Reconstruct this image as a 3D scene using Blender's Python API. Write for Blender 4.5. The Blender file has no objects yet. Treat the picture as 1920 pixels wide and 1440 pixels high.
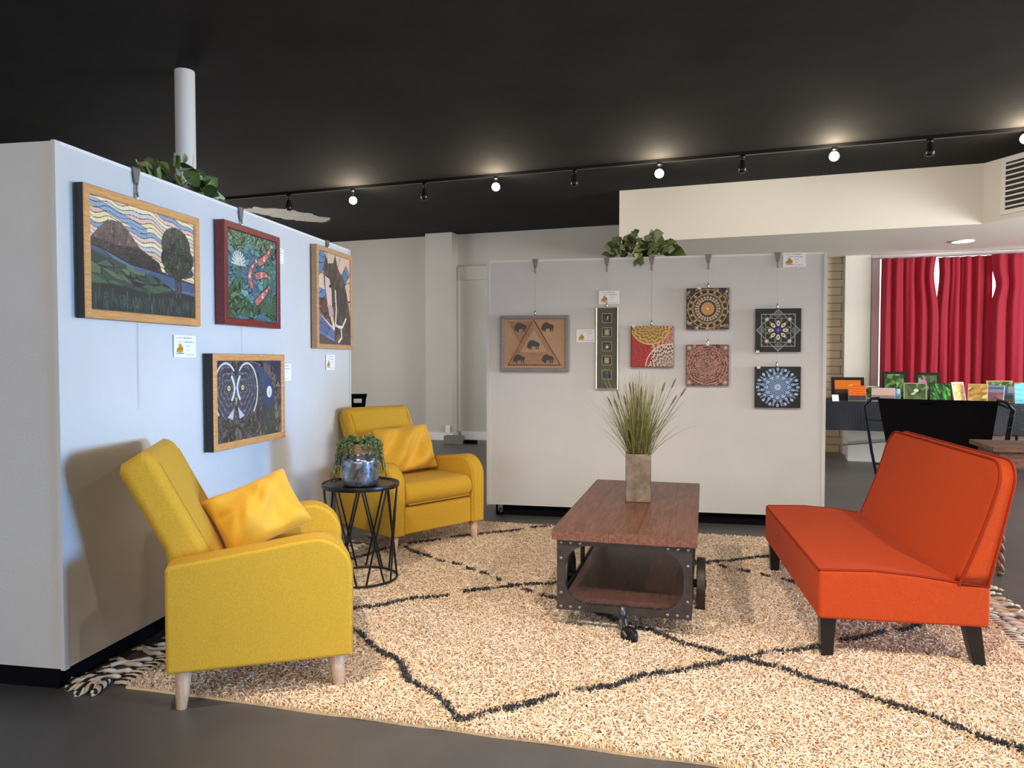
import bpy, bmesh, math, random
import numpy as np
from mathutils import Vector, Matrix
random.seed(7)
PI = math.pi
SC = bpy.context.scene
COL = SC.collection

# ------------------------------------------------------------------ camera
cam_data = bpy.data.cameras.new('camera')
cam_data.sensor_width = 36.0
cam_data.lens = 36.0 * 1400.0 / 1920.0
cam_data.clip_end = 100
cam = bpy.data.objects.new('camera', cam_data)
COL.objects.link(cam)
cam.location = (0, 0, 1.18)
cam.rotation_euler = (PI / 2 - math.atan(45 / 1400.0), 0, 0)
SC.camera = cam

# ------------------------------------------------------------------ view + world
SC.view_settings.view_transform = 'Standard'
SC.view_settings.look = 'None'
SC.view_settings.gamma = 1.0
SC.view_settings.use_curve_mapping = False
SC.view_settings.exposure = 0.0
SC.cycles.use_denoising = True
SC.cycles.max_bounces = 6
SC.cycles.sample_clamp_indirect = 6.0
w = bpy.data.worlds.new('sky'); SC.world = w; w.use_nodes = True
w.node_tree.nodes['Background'].inputs[0].default_value = (0.80, 0.88, 1.0, 1)
w.node_tree.nodes['Background'].inputs[1].default_value = 2.6

# room axes: the room is turned 19.3 degrees against the camera
RA = math.radians(-19.3)
RU = Vector((math.cos(RA), math.sin(RA), 0)); RV = Vector((-math.sin(RA), math.cos(RA), 0))
def R(u, v, z=0.0):
    return RU * u + RV * v + Vector((0, 0, z))
CEIL = 3.04

def area(name, loc, target, sx, sy, power, color, spread=180):
    d = bpy.data.lights.new(name, 'AREA'); d.shape = 'RECTANGLE'; d.size = sx; d.size_y = sy
    d.energy = power; d.color = color; d.spread = math.radians(spread)
    o = bpy.data.objects.new(name, d); COL.objects.link(o)
    o.location = loc
    o.rotation_euler = (Vector(target) - Vector(loc)).to_track_quat('-Z', 'Y').to_euler()
    return o
# daylight that comes in through the shop windows behind the camera and at right; the two side lamps are added fill
area('daylight_window_left', (-3.2, -2.4, 1.7), (-0.2, 4.0, 0.8), 2.0, 1.5, 62, (1.0, 0.88, 0.74))
area('daylight_window_middle', (0.9, -3.6, 1.7), (0.6, 3.6, 1.3), 2.4, 1.7, 31, (0.96, 0.98, 1.0))
area('daylight_window_right', R(6.1, 2.3, 1.0), (-1.42, 3.6, 0.74), 1.2, 0.9, 27, (0.18, 0.50, 1.0), 36)
area('daylight_window_right_soft', R(6.1, 2.3, 1.45), R(0, 3.6, 2.6), 3.0, 1.7, 17, (1.0, 0.97, 0.92))
area('fill_side_right', R(6.0, 6.3, 1.2), R(0, 8.0, 1.7), 3.4, 1.4, 430, (0.96, 1.0, 0.97))  # added fill lamp, brightens the back wall and soffit underside
area('fill_side_left', R(-7.4, 7.6, 1.6), R(-2, 9.6, 1.6), 2.6, 1.8, 62, (1.0, 0.96, 0.92))  # added fill lamp for the dark rear left of the room

# ------------------------------------------------------------------ helpers
def tag(o, label=None, cat=None, group=None, kind=None):
    if label: o['label'] = label
    if cat: o['category'] = cat
    if group: o['group'] = group
    if kind: o['kind'] = kind
    return o
def empty(name, loc, rz=0, label=None, cat=None, group=None, kind=None):
    o = bpy.data.objects.new(name, None); COL.objects.link(o)
    o.location = loc; o.rotation_euler = (0, 0, rz); o.empty_display_size = 0.1
    return tag(o, label, cat, group, kind)
def obj(name, bm, mat, parent=None, smooth=True, wn=True, loc=None, rot=None):
    me = bpy.data.meshes.new(name)
    if isinstance(bm, bmesh.types.BMesh):
        bm.normal_update(); bm.to_mesh(me); bm.free()
    else:
        me.from_pydata(bm[0], [], bm[1])
    mats = mat if isinstance(mat, (list, tuple)) else [mat]
    for m in mats: me.materials.append(m)
    if smooth:
        me.polygons.foreach_set('use_smooth', [True] * len(me.polygons))
    o = bpy.data.objects.new(name, me); COL.objects.link(o)
    if parent is not None: o.parent = parent
    if loc is not None: o.location = loc
    if rot is not None: o.rotation_euler = rot
    if smooth and wn:
        md = o.modifiers.new('wn', 'WEIGHTED_NORMAL'); md.keep_sharp = False
    return o
def struct(o): o['kind'] = 'structure'; return o
def bevel(bm, wd, seg=2, ang=0.5):
    es = [e for e in bm.edges if len(e.link_faces) == 2 and e.calc_face_angle(0) > ang]
    if es and wd > 0:
        bmesh.ops.bevel(bm, geom=es, offset=wd, segments=seg, profile=0.5, affect='EDGES', clamp_overlap=True)
def add_box(bm, x0, x1, y0, y1, z0, z1, M=None):
    vs = [bm.verts.new((x, y, z)) for z in (z0, z1) for y in (y0, y1) for x in (x0, x1)]
    if M is not None:
        for v in vs: v.co = M @ v.co
    for f in ((0, 2, 3, 1), (4, 5, 7, 6), (0, 1, 5, 4), (2, 6, 7, 3), (0, 4, 6, 2), (1, 3, 7, 5)):
        bm.faces.new([vs[i] for i in f])
def box(x0, x1, y0, y1, z0, z1, bv=0, seg=2, M=None):
    bm = bmesh.new(); add_box(bm, x0, x1, y0, y1, z0, z1, M)
    if bv: bevel(bm, bv, seg)
    return bm
def prism(pts, y0, y1, bv=0, seg=3, axis='y'):
    """outline pts (a,b) swept from y0 to y1; axis y: a=x b=z; axis x: a=y b=z; axis z: a=x b=y"""
    bm = bmesh.new()
    def P(a, b, t):
        return {'y': (a, t, b), 'x': (t, a, b), 'z': (a, b, t)}[axis]
    A = [bm.verts.new(P(a, b, y0)) for a, b in pts]; B = [bm.verts.new(P(a, b, y1)) for a, b in pts]
    n = len(pts)
    bm.faces.new(A); bm.faces.new(B[::-1])
    for i in range(n): bm.faces.new((A[i], B[i], B[(i + 1) % n], A[(i + 1) % n]))
    bmesh.ops.recalc_face_normals(bm, faces=bm.faces)
    if bv: bevel(bm, bv, seg, 0.9)
    return bm
def add_tube(bm, path, r, n=8, cap=True, closed=False):
    path = [Vector(p) for p in path]; m = len(path); rings = []
    rr = r if isinstance(r, (list, tuple)) else [r] * m
    up = None
    for i, p in enumerate(path):
        if closed: t = path[(i + 1) % m] - path[i - 1]
        else: t = path[min(i + 1, m - 1)] - path[max(i - 1, 0)]
        t.normalize()
        if up is None:
            up = Vector((0, 0, 1)) if abs(t.z) < 0.9 else Vector((1, 0, 0))
        a = t.cross(up)
        if a.length < 1e-4: a = t.orthogonal()
        a.normalize(); b = a.cross(t); b.normalize(); up = b
        rings.append([bm.verts.new(p + (a * math.cos(2 * PI * k / n) + b * math.sin(2 * PI * k / n)) * rr[i]) for k in range(n)])
    for i in range(m if closed else m - 1):
        A = rings[i]; B = rings[(i + 1) % m]
        for k in range(n): bm.faces.new((A[k], A[(k + 1) % n], B[(k + 1) % n], B[k]))
    if cap and not closed:
        bm.faces.new(rings[0][::-1]); bm.faces.new(rings[-1])
def tube(path, r, n=8, closed=False):
    bm = bmesh.new(); add_tube(bm, path, r, n, True, closed); return bm
def lathe(prof, n=32, cap=True):
    bm = bmesh.new(); rings = []
    for r, z in prof: rings.append([bm.verts.new((r * math.cos(2 * PI * k / n), r * math.sin(2 * PI * k / n), z)) for k in range(n)])
    for i in range(len(rings) - 1):
        for k in range(n): bm.faces.new((rings[i][k], rings[i][(k + 1) % n], rings[i + 1][(k + 1) % n], rings[i + 1][k]))
    if cap: bm.faces.new(rings[0][::-1]); bm.faces.new(rings[-1])
    return bm
def copy_tree(o, parent=None):
    c = o.copy(); COL.objects.link(c)
    if parent is not None: c.parent = parent
    for ch in list(o.children): copy_tree(ch, c)
    return c

# ------------------------------------------------------------------ materials
def lin(c):
    return tuple(((x / 12.92) if x <= 0.04045 else ((x + 0.055) / 1.055) ** 2.4) for x in c)
def rgb(r, g, b): return lin((r / 255, g / 255, b / 255))
def mat(name, c, rough=0.6, metal=0.0, bump=0.0, bscale=200, var=0.0, vscale=6, sheen=0.0, c2=None, spec=0.5, coat=0.0, bdist=0.002):
    m = bpy.data.materials.new(name); m.use_nodes = True
    nt = m.node_tree; N = nt.nodes; b = N['Principled BSDF']
    b.inputs['Base Color'].default_value = (*c, 1); b.inputs['Roughness'].default_value = rough
    b.inputs['Metallic'].default_value = metal; b.inputs['Specular IOR Level'].default_value = spec
    if sheen: b.inputs['Sheen Weight'].default_value = sheen; b.inputs['Sheen Roughness'].default_value = 0.4
    if coat: b.inputs['Coat Weight'].default_value = coat
    if bump or var:
        tc = N.new('ShaderNodeTexCoord')
    if var:
        n1 = N.new('ShaderNodeTexNoise'); n1.inputs['Scale'].default_value = vscale; n1.inputs['Detail'].default_value = 6; n1.inputs['Roughness'].default_value = 0.65
        nt.links.new(tc.outputs['Object'], n1.inputs['Vector'])
        mx = N.new('ShaderNodeMix'); mx.data_type = 'RGBA'
        c2 = c2 or tuple(x * (1 - var) for x in c)
        mx.inputs[6].default_value = (*c, 1); mx.inputs[7].default_value = (*c2, 1)
        rp = N.new('ShaderNodeValToRGB'); rp.color_ramp.elements[0].position = 0.35; rp.color_ramp.elements[1].position = 0.65
        nt.links.new(n1.outputs['Fac'], rp.inputs['Fac']); nt.links.new(rp.outputs['Color'], mx.inputs[0])
        nt.links.new(mx.outputs[2], b.inputs['Base Color'])
    if bump:
        n2 = N.new('ShaderNodeTexNoise'); n2.inputs['Scale'].default_value = bscale; n2.inputs['Detail'].default_value = 3
        bp = N.new('ShaderNodeBump'); bp.inputs['Strength'].default_value = bump; bp.inputs['Distance'].default_value = bdist
        nt.links.new(tc.outputs['Object'], n2.inputs['Vector']); nt.links.new(n2.outputs['Fac'], bp.inputs['Height'])
        nt.links.new(bp.outputs['Normal'], b.inputs['Normal'])
    return m
def wood(name, ca, cb, axis=0, scale=1.0, rough=0.45, stretch=14, coat=0.0):
    m = bpy.data.materials.new(name); m.use_nodes = True
    nt = m.node_tree; N = nt.nodes; b = N['Principled BSDF']; b.inputs['Roughness'].default_value = rough
    if coat: b.inputs['Coat Weight'].default_value = coat; b.inputs['Coat Roughness'].default_value = 0.3
    tc = N.new('ShaderNodeTexCoord'); mp = N.new('ShaderNodeMapping')
    s = [stretch * scale] * 3; s[axis] = 1.0 * scale; mp.inputs['Scale'].default_value = s
    n1 = N.new('ShaderNodeTexNoise'); n1.inputs['Scale'].default_value = 4; n1.inputs['Detail'].default_value = 8; n1.inputs['Roughness'].default_value = 0.7; n1.inputs['Distortion'].default_value = 0.6
    rp = N.new('ShaderNodeValToRGB'); rp.color_ramp.elements[0].position = 0.33; rp.color_ramp.elements[1].position = 0.68
    rp.color_ramp.elements[0].color = (*ca, 1); rp.color_ramp.elements[1].color = (*cb, 1)
    nt.links.new(tc.outputs['Object'], mp.inputs['Vector']); nt.links.new(mp.outputs[0], n1.inputs['Vector'])
    nt.links.new(n1.outputs['Fac'], rp.inputs['Fac']); nt.links.new(rp.outputs['Color'], b.inputs['Base Color'])
    bp = N.new('ShaderNodeBump'); bp.inputs['Strength'].default_value = 0.25; bp.inputs['Distance'].default_value = 0.001
    nt.links.new(n1.outputs['Fac'], bp.inputs['Height']); nt.links.new(bp.outputs['Normal'], b.inputs['Normal'])
    return m
def attr_mat(name, rough=0.5, coat=0.0, bump=0.0, sheen=0.0):
    m = bpy.data.materials.new(name); m.use_nodes = True
    nt = m.node_tree; N = nt.nodes; b = N['Principled BSDF']; b.inputs['Roughness'].default_value = rough
    a = N.new('ShaderNodeAttribute'); a.attribute_name = 'tint'
    nt.links.new(a.outputs['Color'], b.inputs['Base Color'])
    if coat: b.inputs['Coat Weight'].default_value = coat; b.inputs['Coat Roughness'].default_value = 0.05
    if sheen: b.inputs['Sheen Weight'].default_value = sheen
    return m
def emis(name, c, s):
    m = bpy.data.materials.new(name); m.use_nodes = True
    b = m.node_tree.nodes['Principled BSDF']; b.inputs['Base Color'].default_value = (*c, 1)
    b.inputs['Emission Color'].default_value = (*c, 1); b.inputs['Emission Strength'].default_value = s
    return m

M = {}
M['wall'] = mat('painted_wall', rgb(196, 191, 184), 0.75, bump=0.25, bscale=60, var=0.05, vscale=1.3)
M['soffit'] = mat('soffit_paint', rgb(226, 219, 208), 0.7, bump=0.15, bscale=40)
M['ceiling'] = mat('black_ceiling', (0.029, 0.0275, 0.026), 0.9, bump=0.3, bscale=25, var=0.3, vscale=1.0, spec=0.12)
M['bare'] = mat('bare_plaster', rgb(190, 184, 176), 0.85, bump=0.4, bscale=50, var=0.25, vscale=10)
M['floor'] = mat('grey_painted_concrete', rgb(98, 95, 94), 0.42, bump=0.12, bscale=12, var=0.22, vscale=1.6, bdist=0.003)
M['panel'] = mat('off_white_panel', rgb(212, 210, 208), 0.62, bump=0.35, bscale=90, var=0.05, vscale=3)
M['trimwhite'] = mat('white_trim', rgb(232, 229, 224), 0.5)
M['black'] = mat('matt_black', (0.004, 0.004, 0.005), 0.9, spec=0.1)
M['blackmetal'] = mat('black_metal', (0.010, 0.010, 0.011), 0.32, metal=0.3)
M['steel'] = mat('steel', (0.6, 0.6, 0.6), 0.3, metal=1.0)
M['wire'] = mat('steel_wire', (0.42, 0.42, 0.42), 0.6, metal=0.2)
M['clip'] = mat('dull_clip', (0.20, 0.19, 0.18), 0.5, metal=0.7)
M['yellow'] = mat('yellow_fabric', rgb(210, 164, 52), 0.9, bump=0.6, bscale=420, var=0.16, vscale=160, sheen=0.05, spec=0.2, bdist=0.0015)
M['yellowseam'] = mat('yellow_seam', rgb(190, 145, 30), 0.85, sheen=0.2)
M['velvet'] = mat('yellow_velvet', rgb(222, 168, 40), 0.7, bump=0.25, bscale=30, var=0.10, vscale=9, sheen=0.25, bdist=0.004)
M['orange'] = mat('orange_fabric', rgb(198, 72, 24), 0.9, bump=0.6, bscale=350, var=0.14, vscale=120, sheen=0.04, spec=0.2, bdist=0.0015)
M['orangeseam'] = mat('orange_piping', rgb(150, 44, 14), 0.9, spec=0.2)
M['darkleg'] = mat('dark_leg', (0.008, 0.006, 0.005), 0.35)
M['lightwood'] = wood('pale_wood', rgb(176, 142, 112), rgb(218, 190, 160), 2, 6, 0.5, 5)
M['shelfwood'] = wood('shelf_wood', rgb(66, 42, 36), rgb(104, 72, 60), 1, 1.4, 0.45, 12)
M['tablewood'] = wood('dark_table_wood', rgb(84, 50, 38), rgb(142, 94, 72), 1, 1.4, 0.42, 12, coat=0.1)
M['rustmetal'] = mat('dark_iron', rgb(80, 72, 70), 0.5, metal=0.6, bump=0.3, bscale=60, var=0.4, vscale=12)
M['rivet'] = mat('rivet_metal', rgb(140, 132, 126), 0.4, metal=0.7)
M['stone'] = mat('stone_vase', rgb(98, 84, 74), 0.75, bump=0.6, bscale=50, var=0.5, vscale=14, c2=rgb(140, 124, 110), bdist=0.004)
M['frameoak'] = wood('honey_wood', rgb(190, 128, 70), rgb(226, 170, 108), 0, 3, 0.4, 9, coat=0.2)
M['framered'] = wood('red_stained_wood', rgb(90, 18, 16), rgb(142, 36, 30), 0, 3, 0.4, 9, coat=0.3)
M['frametan'] = wood('tan_wood', rgb(178, 130, 86), rgb(206, 162, 114), 0, 3, 0.5, 9)
M['frameblack'] = mat('black_frame', (0.009, 0.007, 0.006), 0.4)
M['framegrey'] = wood('weathered_grey_wood', rgb(118, 112, 108), rgb(150, 144, 140), 0, 4, 0.7, 8)
M['framesilver'] = mat('champagne_frame', rgb(196, 190, 172), 0.35, metal=0.5)
M['tanboard'] = mat('tan_board', rgb(188, 152, 118), 0.8, bump=0.3, bscale=150, var=0.08, vscale=30)
M['carvewood'] = wood('carved_wood', rgb(140, 98, 68), rgb(176, 132, 98), 0, 4, 0.5, 6)
M['greenmat'] = mat('olive_mat', rgb(86, 84, 66), 0.7)
M['silvermat'] = mat('pale_bevel', rgb(176, 172, 158), 0.6)
M['art'] = attr_mat('painted_art', 0.55)
M['artgloss'] = attr_mat('glazed_art', 0.4, coat=0.5)
M['leaf'] = attr_mat('leaf', 0.45)
M['rug'] = attr_mat('wool_pile', 0.95, sheen=0.3)
M['rugbase'] = mat('rug_backing', rgb(238, 208, 166), 0.95, bump=0.5, bscale=200)
M['cord'] = mat('cotton_cord', rgb(226, 208, 186), 0.9, bump=0.4, bscale=300)
M['cordblack'] = mat('black_yarn', (0.012, 0.012, 0.014), 0.9)
M['rope'] = mat('jute_rope', rgb(150, 118, 82), 0.9, bump=0.7, bscale=200)
M['tablecloth'] = mat('charcoal_cloth', rgb(38, 40, 48), 0.85, bump=0.2, bscale=100)
M['clothtop'] = mat('charcoal_cloth_top', rgb(46, 46, 52), 0.8)
M['bulb'] = emis('lit_bulb', (1.0, 0.80, 0.50), 45.0)
M['bulbdim'] = emis('lit_downlight', (1.0, 0.95, 0.88), 5.0)
M['turnwood'] = wood('worn_brown_wood', rgb(84, 56, 44), rgb(150, 120, 102), 0, 2, 0.5, 6)
M['brick'] = mat('block', rgb(120, 116, 112), 0.9, bump=0.5, bscale=60)
M['ventdark'] = mat('vent_dark', (0.02, 0.02, 0.02), 0.7)

def mercury():
    m = mat('mercury_glass', rgb(168, 176, 188), 0.2, metal=0.75, bump=0.2, bscale=14, var=0.75, vscale=34, c2=rgb(78, 74, 74)); return m
M['mercury'] = mercury()
def brickmat():
    m = bpy.data.materials.new('painted_brick'); m.use_nodes = True
    nt = m.node_tree; N = nt.nodes; b = N['Principled BSDF']; b.inputs['Roughness'].default_value = 0.8
    tc = N.new('ShaderNodeTexCoord'); mp = N.new('ShaderNodeMapping'); mp.inputs['Rotation'].default_value = (PI / 2, 0, 0)
    br = N.new('ShaderNodeTexBrick'); br.inputs['Scale'].default_value = 1.0
    br.inputs['Brick Width'].default_value = 0.4; br.inputs['Row Height'].default_value = 0.1; br.inputs['Mortar Size'].default_value = 0.006
    br.inputs['Color1'].default_value = (*rgb(226, 208, 178), 1); br.inputs['Color2'].default_value = (*rgb(214, 196, 168), 1); br.inputs['Mortar'].default_value = (*rgb(160, 140, 116), 1)
    nt.links.new(tc.outputs['Object'], mp.inputs['Vector']); nt.links.new(mp.outputs[0], br.inputs['Vector']); nt.links.new(br.outputs['Color'], b.inputs['Base Color'])
    bp = N.new('ShaderNodeBump'); bp.inputs['Strength'].default_value = 0.4; bp.inputs['Distance'].default_value = 0.004; bp.invert = True
    nt.links.new(br.outputs['Fac'], bp.inputs['Height']); nt.links.new(bp.outputs['Normal'], b.inputs['Normal'])
    return m
M['paintbrick'] = brickmat()
def curtainmat():
    m = bpy.data.materials.new('red_curtain'); m.use_nodes = True
    nt = m.node_tree; N = nt.nodes; b = N['Principled BSDF']; b.inputs['Base Color'].default_value = (*rgb(168, 38, 64), 1); b.inputs['Roughness'].default_value = 0.8
    b.inputs['Sheen Weight'].default_value = 0.3
    tr = N.new('ShaderNodeBsdfTranslucent'); tr.inputs[0].default_value = (*rgb(232, 60, 96), 1)
    mx = N.new('ShaderNodeMixShader'); mx.inputs[0].default_value = 0.42
    out = N['Material Output']
    nt.links.new(b.outputs[0], mx.inputs[1]); nt.links.new(tr.outputs[0], mx.inputs[2]); nt.links.new(mx.outputs[0], out.inputs[0])
    return m
M['curtain'] = curtainmat()
def glassmat():
    m = bpy.data.materials.new('window_glass'); m.use_nodes = True
    nt = m.node_tree; N = nt.nodes; N.remove(N['Principled BSDF'])
    t = N.new('ShaderNodeBsdfTransparent'); g = N.new('ShaderNodeBsdfGlossy'); g.inputs['Roughness'].default_value = 0.02
    f = N.new('ShaderNodeFresnel'); f.inputs[0].default_value = 1.45; mx = N.new('ShaderNodeMixShader')
    nt.links.new(f.outputs[0], mx.inputs[0]); nt.links.new(t.outputs[0], mx.inputs[1]); nt.links.new(g.outputs[0], mx.inputs[2])
    nt.links.new(mx.outputs[0], N['Material Output'].inputs[0])
    return m
M['glass'] = glassmat()

# ------------------------------------------------------------------ room shell (local room axes u,v)
def rstruct(name, bm, m, smooth=False):
    o = obj(name, bm, m, None, smooth, False); o.rotation_euler = (0, 0, RA); return struct(o)
U0, U1, V0, V1 = -7.6, 6.2, -4.2, 10.25
rstruct('floor', box(U0 - .2, U1 + .2, V0 - .2, V1 + .2, -0.1, 0), M['floor'])
ceil = rstruct('ceiling', box(U0 - .2, U1 + .2, V0 - .2, V1 + .2, CEIL, CEIL + .1), M['ceiling'])
for nm, xa, xb, va, vb in (('wall_left', U0 - .2, U0, 6.2, 9.0), ('wall_right', U1, U1 + .2, .7, 8.2)):
    bm = bmesh.new()
    add_box(bm, xa, xb, V0, va, 0, CEIL); add_box(bm, xa, xb, vb, V1, 0, CEIL); add_box(bm, xa, xb, va, vb, 0, .5); add_box(bm, xa, xb, va, vb, 2.44, CEIL)
    rstruct(nm, bm, M['wall'])
    bm = bmesh.new()
    for q in (va, (va + vb) / 2 - .03, vb - .06): add_box(bm, xa + .06, xb - .06, q, q + .06, .5, 2.44)
    for z in (.5, 2.38): add_box(bm, xa + .07, xb - .07, va, vb, z, z + .06)
    wf = rstruct('window_5' if xa < 0 else 'window_6', bm, M['trimwhite'])  # unseen side windows added for the fill lamps; right one also admits blue daylight
    obj('window_pane', box(xa + .095, xb - .095, va + .05, vb - .05, .55, 2.4), M['glass'], wf, False)
# front wall with three shop windows (behind the camera)
bm = bmesh.new()
ops = [(-6.5, -3.6), (-2.6, 0.3), (1.3, 4.2)]
x = U0
for a, b_ in ops:
    add_box(bm, x, a, V0 - .2, V0, 0, CEIL); add_box(bm, a, b_, V0 - .2, V0, 0, .5); add_box(bm, a, b_, V0 - .2, V0, 2.6, CEIL); x = b_
add_box(bm, x, U1, V0 - .2, V0, 0, CEIL)
rstruct('wall_front', bm, M['wall'])
for i, (a, b_) in enumerate(ops):
    bm = bmesh.new()
    for t in (a, (a + b_) / 2 - .03, b_ - .06): add_box(bm, t, t + .06, V0 - .14, V0 - .06, .5, 2.6)
    for z in (.5, 2.54): add_box(bm, a, b_, V0 - .13, V0 - .07, z, z + .06)
    wf = rstruct('window_%d' % (i + 2), bm, M['trimwhite'])
    obj('window_pane', box(a + .05, b_ - .05, V0 - .105, V0 - .095, .55, 2.55), M['glass'], wf, False)
# back wall with window opening u 1.2..5.2
WU0, WU1, WZ0, WZ1 = 1.185, 5.4, 0.62, 2.455
bm = bmesh.new()
add_box(bm, U0, .60, V1, V1 + .2, 0, CEIL); add_box(bm, .82, WU0, V1, V1 + .2, 0, CEIL)
add_box(bm, WU0, WU1, V1, V1 + .2, 0, WZ0); add_box(bm, WU0, WU1, V1, V1 + .2, WZ1, CEIL); add_box(bm, WU1, U1, V1, V1 + .2, 0, CEIL)
rstruct('wall_back', bm, M['wall'])
rstruct('wall_back_brick', box(.60, .82, V1 + .06, V1 + .2, 0, CEIL), M['paintbrick'])['kind'] = 'structure'
# window frame
bm = bmesh.new()
add_box(bm, WU0 - .05, WU0 + .04, V1 - .03, V1 + .14, WZ0 - .04, WZ1 + .04); add_box(bm, WU1 - .04, WU1 + .05, V1 - .03, V1 + .14, WZ0 - .04, WZ1 + .04)
add_box(bm, WU0 + .04, WU1 - .04, V1 - .03, V1 + .14, WZ1 - .015, WZ1 + .04); add_box(bm, WU0 + .04, WU1 - .04, V1 - .05, V1 + .14, WZ0 - .04, WZ0 + .03)
for t in (2.6, 4.0): add_box(bm, t, t + .05, V1 + .08, V1 + .13, WZ0 + .03, WZ1 - .015)
wf = rstruct('window_1', bm, M['trimwhite'])
obj('window_pane', box(WU0 + .04, WU1 - .04, V1 + .10, V1 + .105, WZ0 + .03, WZ1 - .015), M['glass'], wf, False)
# pilaster beside the window, pilaster left, molding
rstruct('trim_1', box(.83, 1.12, V1 - .10, V1, 0, 2.47, .006), M['soffit'])
rstruct('trim_2', box(-4.87, -4.44, V1 - .22, V1, 0, CEIL, .006), M['wall'])
bm = bmesh.new()
add_box(bm, -4.43, -3.2, V1 - .05, V1, 2.36, 2.56)
add_box(bm, -4.44, -4.40, V1 - .07, V1 - .001, .12, 2.36)
rstruct('trim_3', bm, M['wall'])
bm = bmesh.new(); add_box(bm, -7.6, -4.875, V1 - .025, V1, 0, .11); add_box(bm, -4.88, -4.43, V1 - .245, V1 - .22, 0, .11); add_box(bm, -4.38, .6, V1 - .025, V1, 0, .12)
rstruct('baseboard_back', bm, M['trimwhite'])
# soffit
bm = bmesh.new()
add_box(bm, -1.62, 1.86, 8.2, V1, 2.47, CEIL)
so = rstruct('ceiling_soffit', bm, M['soffit'])
bm = bmesh.new()
bm.free(); bm = prism([(1.86, 8.2), (3.6, 5.77), (U1, 5.77), (U1, V1), (1.86, V1)], 2.47, CEIL, 0, axis='z')
rstruct('ceiling_soffit_right', bm, M['soffit'])
# vent on the side face of the soffit
va_ = math.atan2(-2.43, 1.74)
vt = obj('air_vent', box(0, .66, -.012, 0, 0, .51, .004), M['trimwhite'], None, False); vt.location = R(1.86 + .58 * .19, 8.2 - .81 * .19, 2.515); vt.rotation_euler = (0, 0, RA + va_)
tag(vt, 'white metal air vent grille with dark slots on the soffit near the ceiling', 'vent')
obj('vent_core', box(.05, .61, -.016, -.0125, .04, .47), M['ventdark'], vt, False)
bm = bmesh.new()
for k in range(9): add_box(bm, .05, .61, -.028, -.0165, .058 + k * .047, .072 + k * .047)
obj('louver', bm, M['trimwhite'], vt, False)
# bare patch in the ceiling paint
def blob(pts, z0, z1, jag, n=10):
    out = []
    for i in range(len(pts)):
        a = Vector(pts[i]); b = Vector(pts[(i + 1) % len(pts)])
        for k in range(n):
            p = a.lerp(b, k / n); out.append((p.x + random.uniform(-jag, jag), p.y + random.uniform(-jag, jag)))
    return prism(out, z0, z1, 0, axis='z')
o = obj('ceiling_bare_patch', blob([(-3.35, 9.35), (-3.15, 9.15), (-2.75, 9.3), (-2.40, 9.85), (-2.52, 10.15), (-2.95, 9.95)], CEIL - .006, CEIL + .01, .035), M['bare'], None, False)
struct(o)

# outlet + block on the floor by the pilaster
o = obj('electrical_outlet', box(-.035, .035, -.012, 0, -.055, .055, .003), M['trimwhite'], None, False); o.location = R(-4.50, V1 - .245, .17); o.rotation_euler = (0, 0, RA)
tag(o, 'small white outlet cover low on the wall pilaster above the grey block', 'outlet')
o = obj('concrete_block', box(-.13, .13, -.07, .07, 0, .11, .006), M['brick'], None, False); o.location = (-.82, 10.55, 0); o.rotation_euler = (0, 0, RA)
tag(o, 'grey block lying on the floor by the wall pilaster', 'block')
o = obj('power_adapter', box(-.09, .09, -.03, .03, 0, .05, .006), M['black'], None, False); o.location = (-.58, 10.50, 0); o.rotation_euler = (0, 0, RA)
tag(o, 'small black power adapter on the floor right of the grey block', 'adapter')

# round post
o = obj('support_post', lathe([(.062, 0), (.062, CEIL)], 12), M['trimwhite'], None, True); o.location = (-2.11, 4.875, 0)
tag(o, 'round white support post rising to the black ceiling behind the left partition', 'post')

# recessed light
rl = empty('recessed_light', (4.88, 8.139, 2.47), 0, 'round recessed downlight in the white soffit above the red curtains', 'light')
obj('trim_ring', lathe([(.10, -.012), (.115, -.012), (.115, 0), (.10, 0)], 24, False), M['trimwhite'], rl)
obj('lens', lathe([(.10, -.008), (.10, -.001)], 24), M['bulbdim'], rl)

# ------------------------------------------------------------------ track lighting
tk = obj('lighting_track', box(-6.2, 2.9, -.018, .018, 0, .03), M['blackmetal'], None, False); tk.location = R(0, 7.05, CEIL - .03); tk.rotation_euler = (0, 0, RA)
tk.location = R(0, 7.05, CEIL - .0301)
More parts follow.
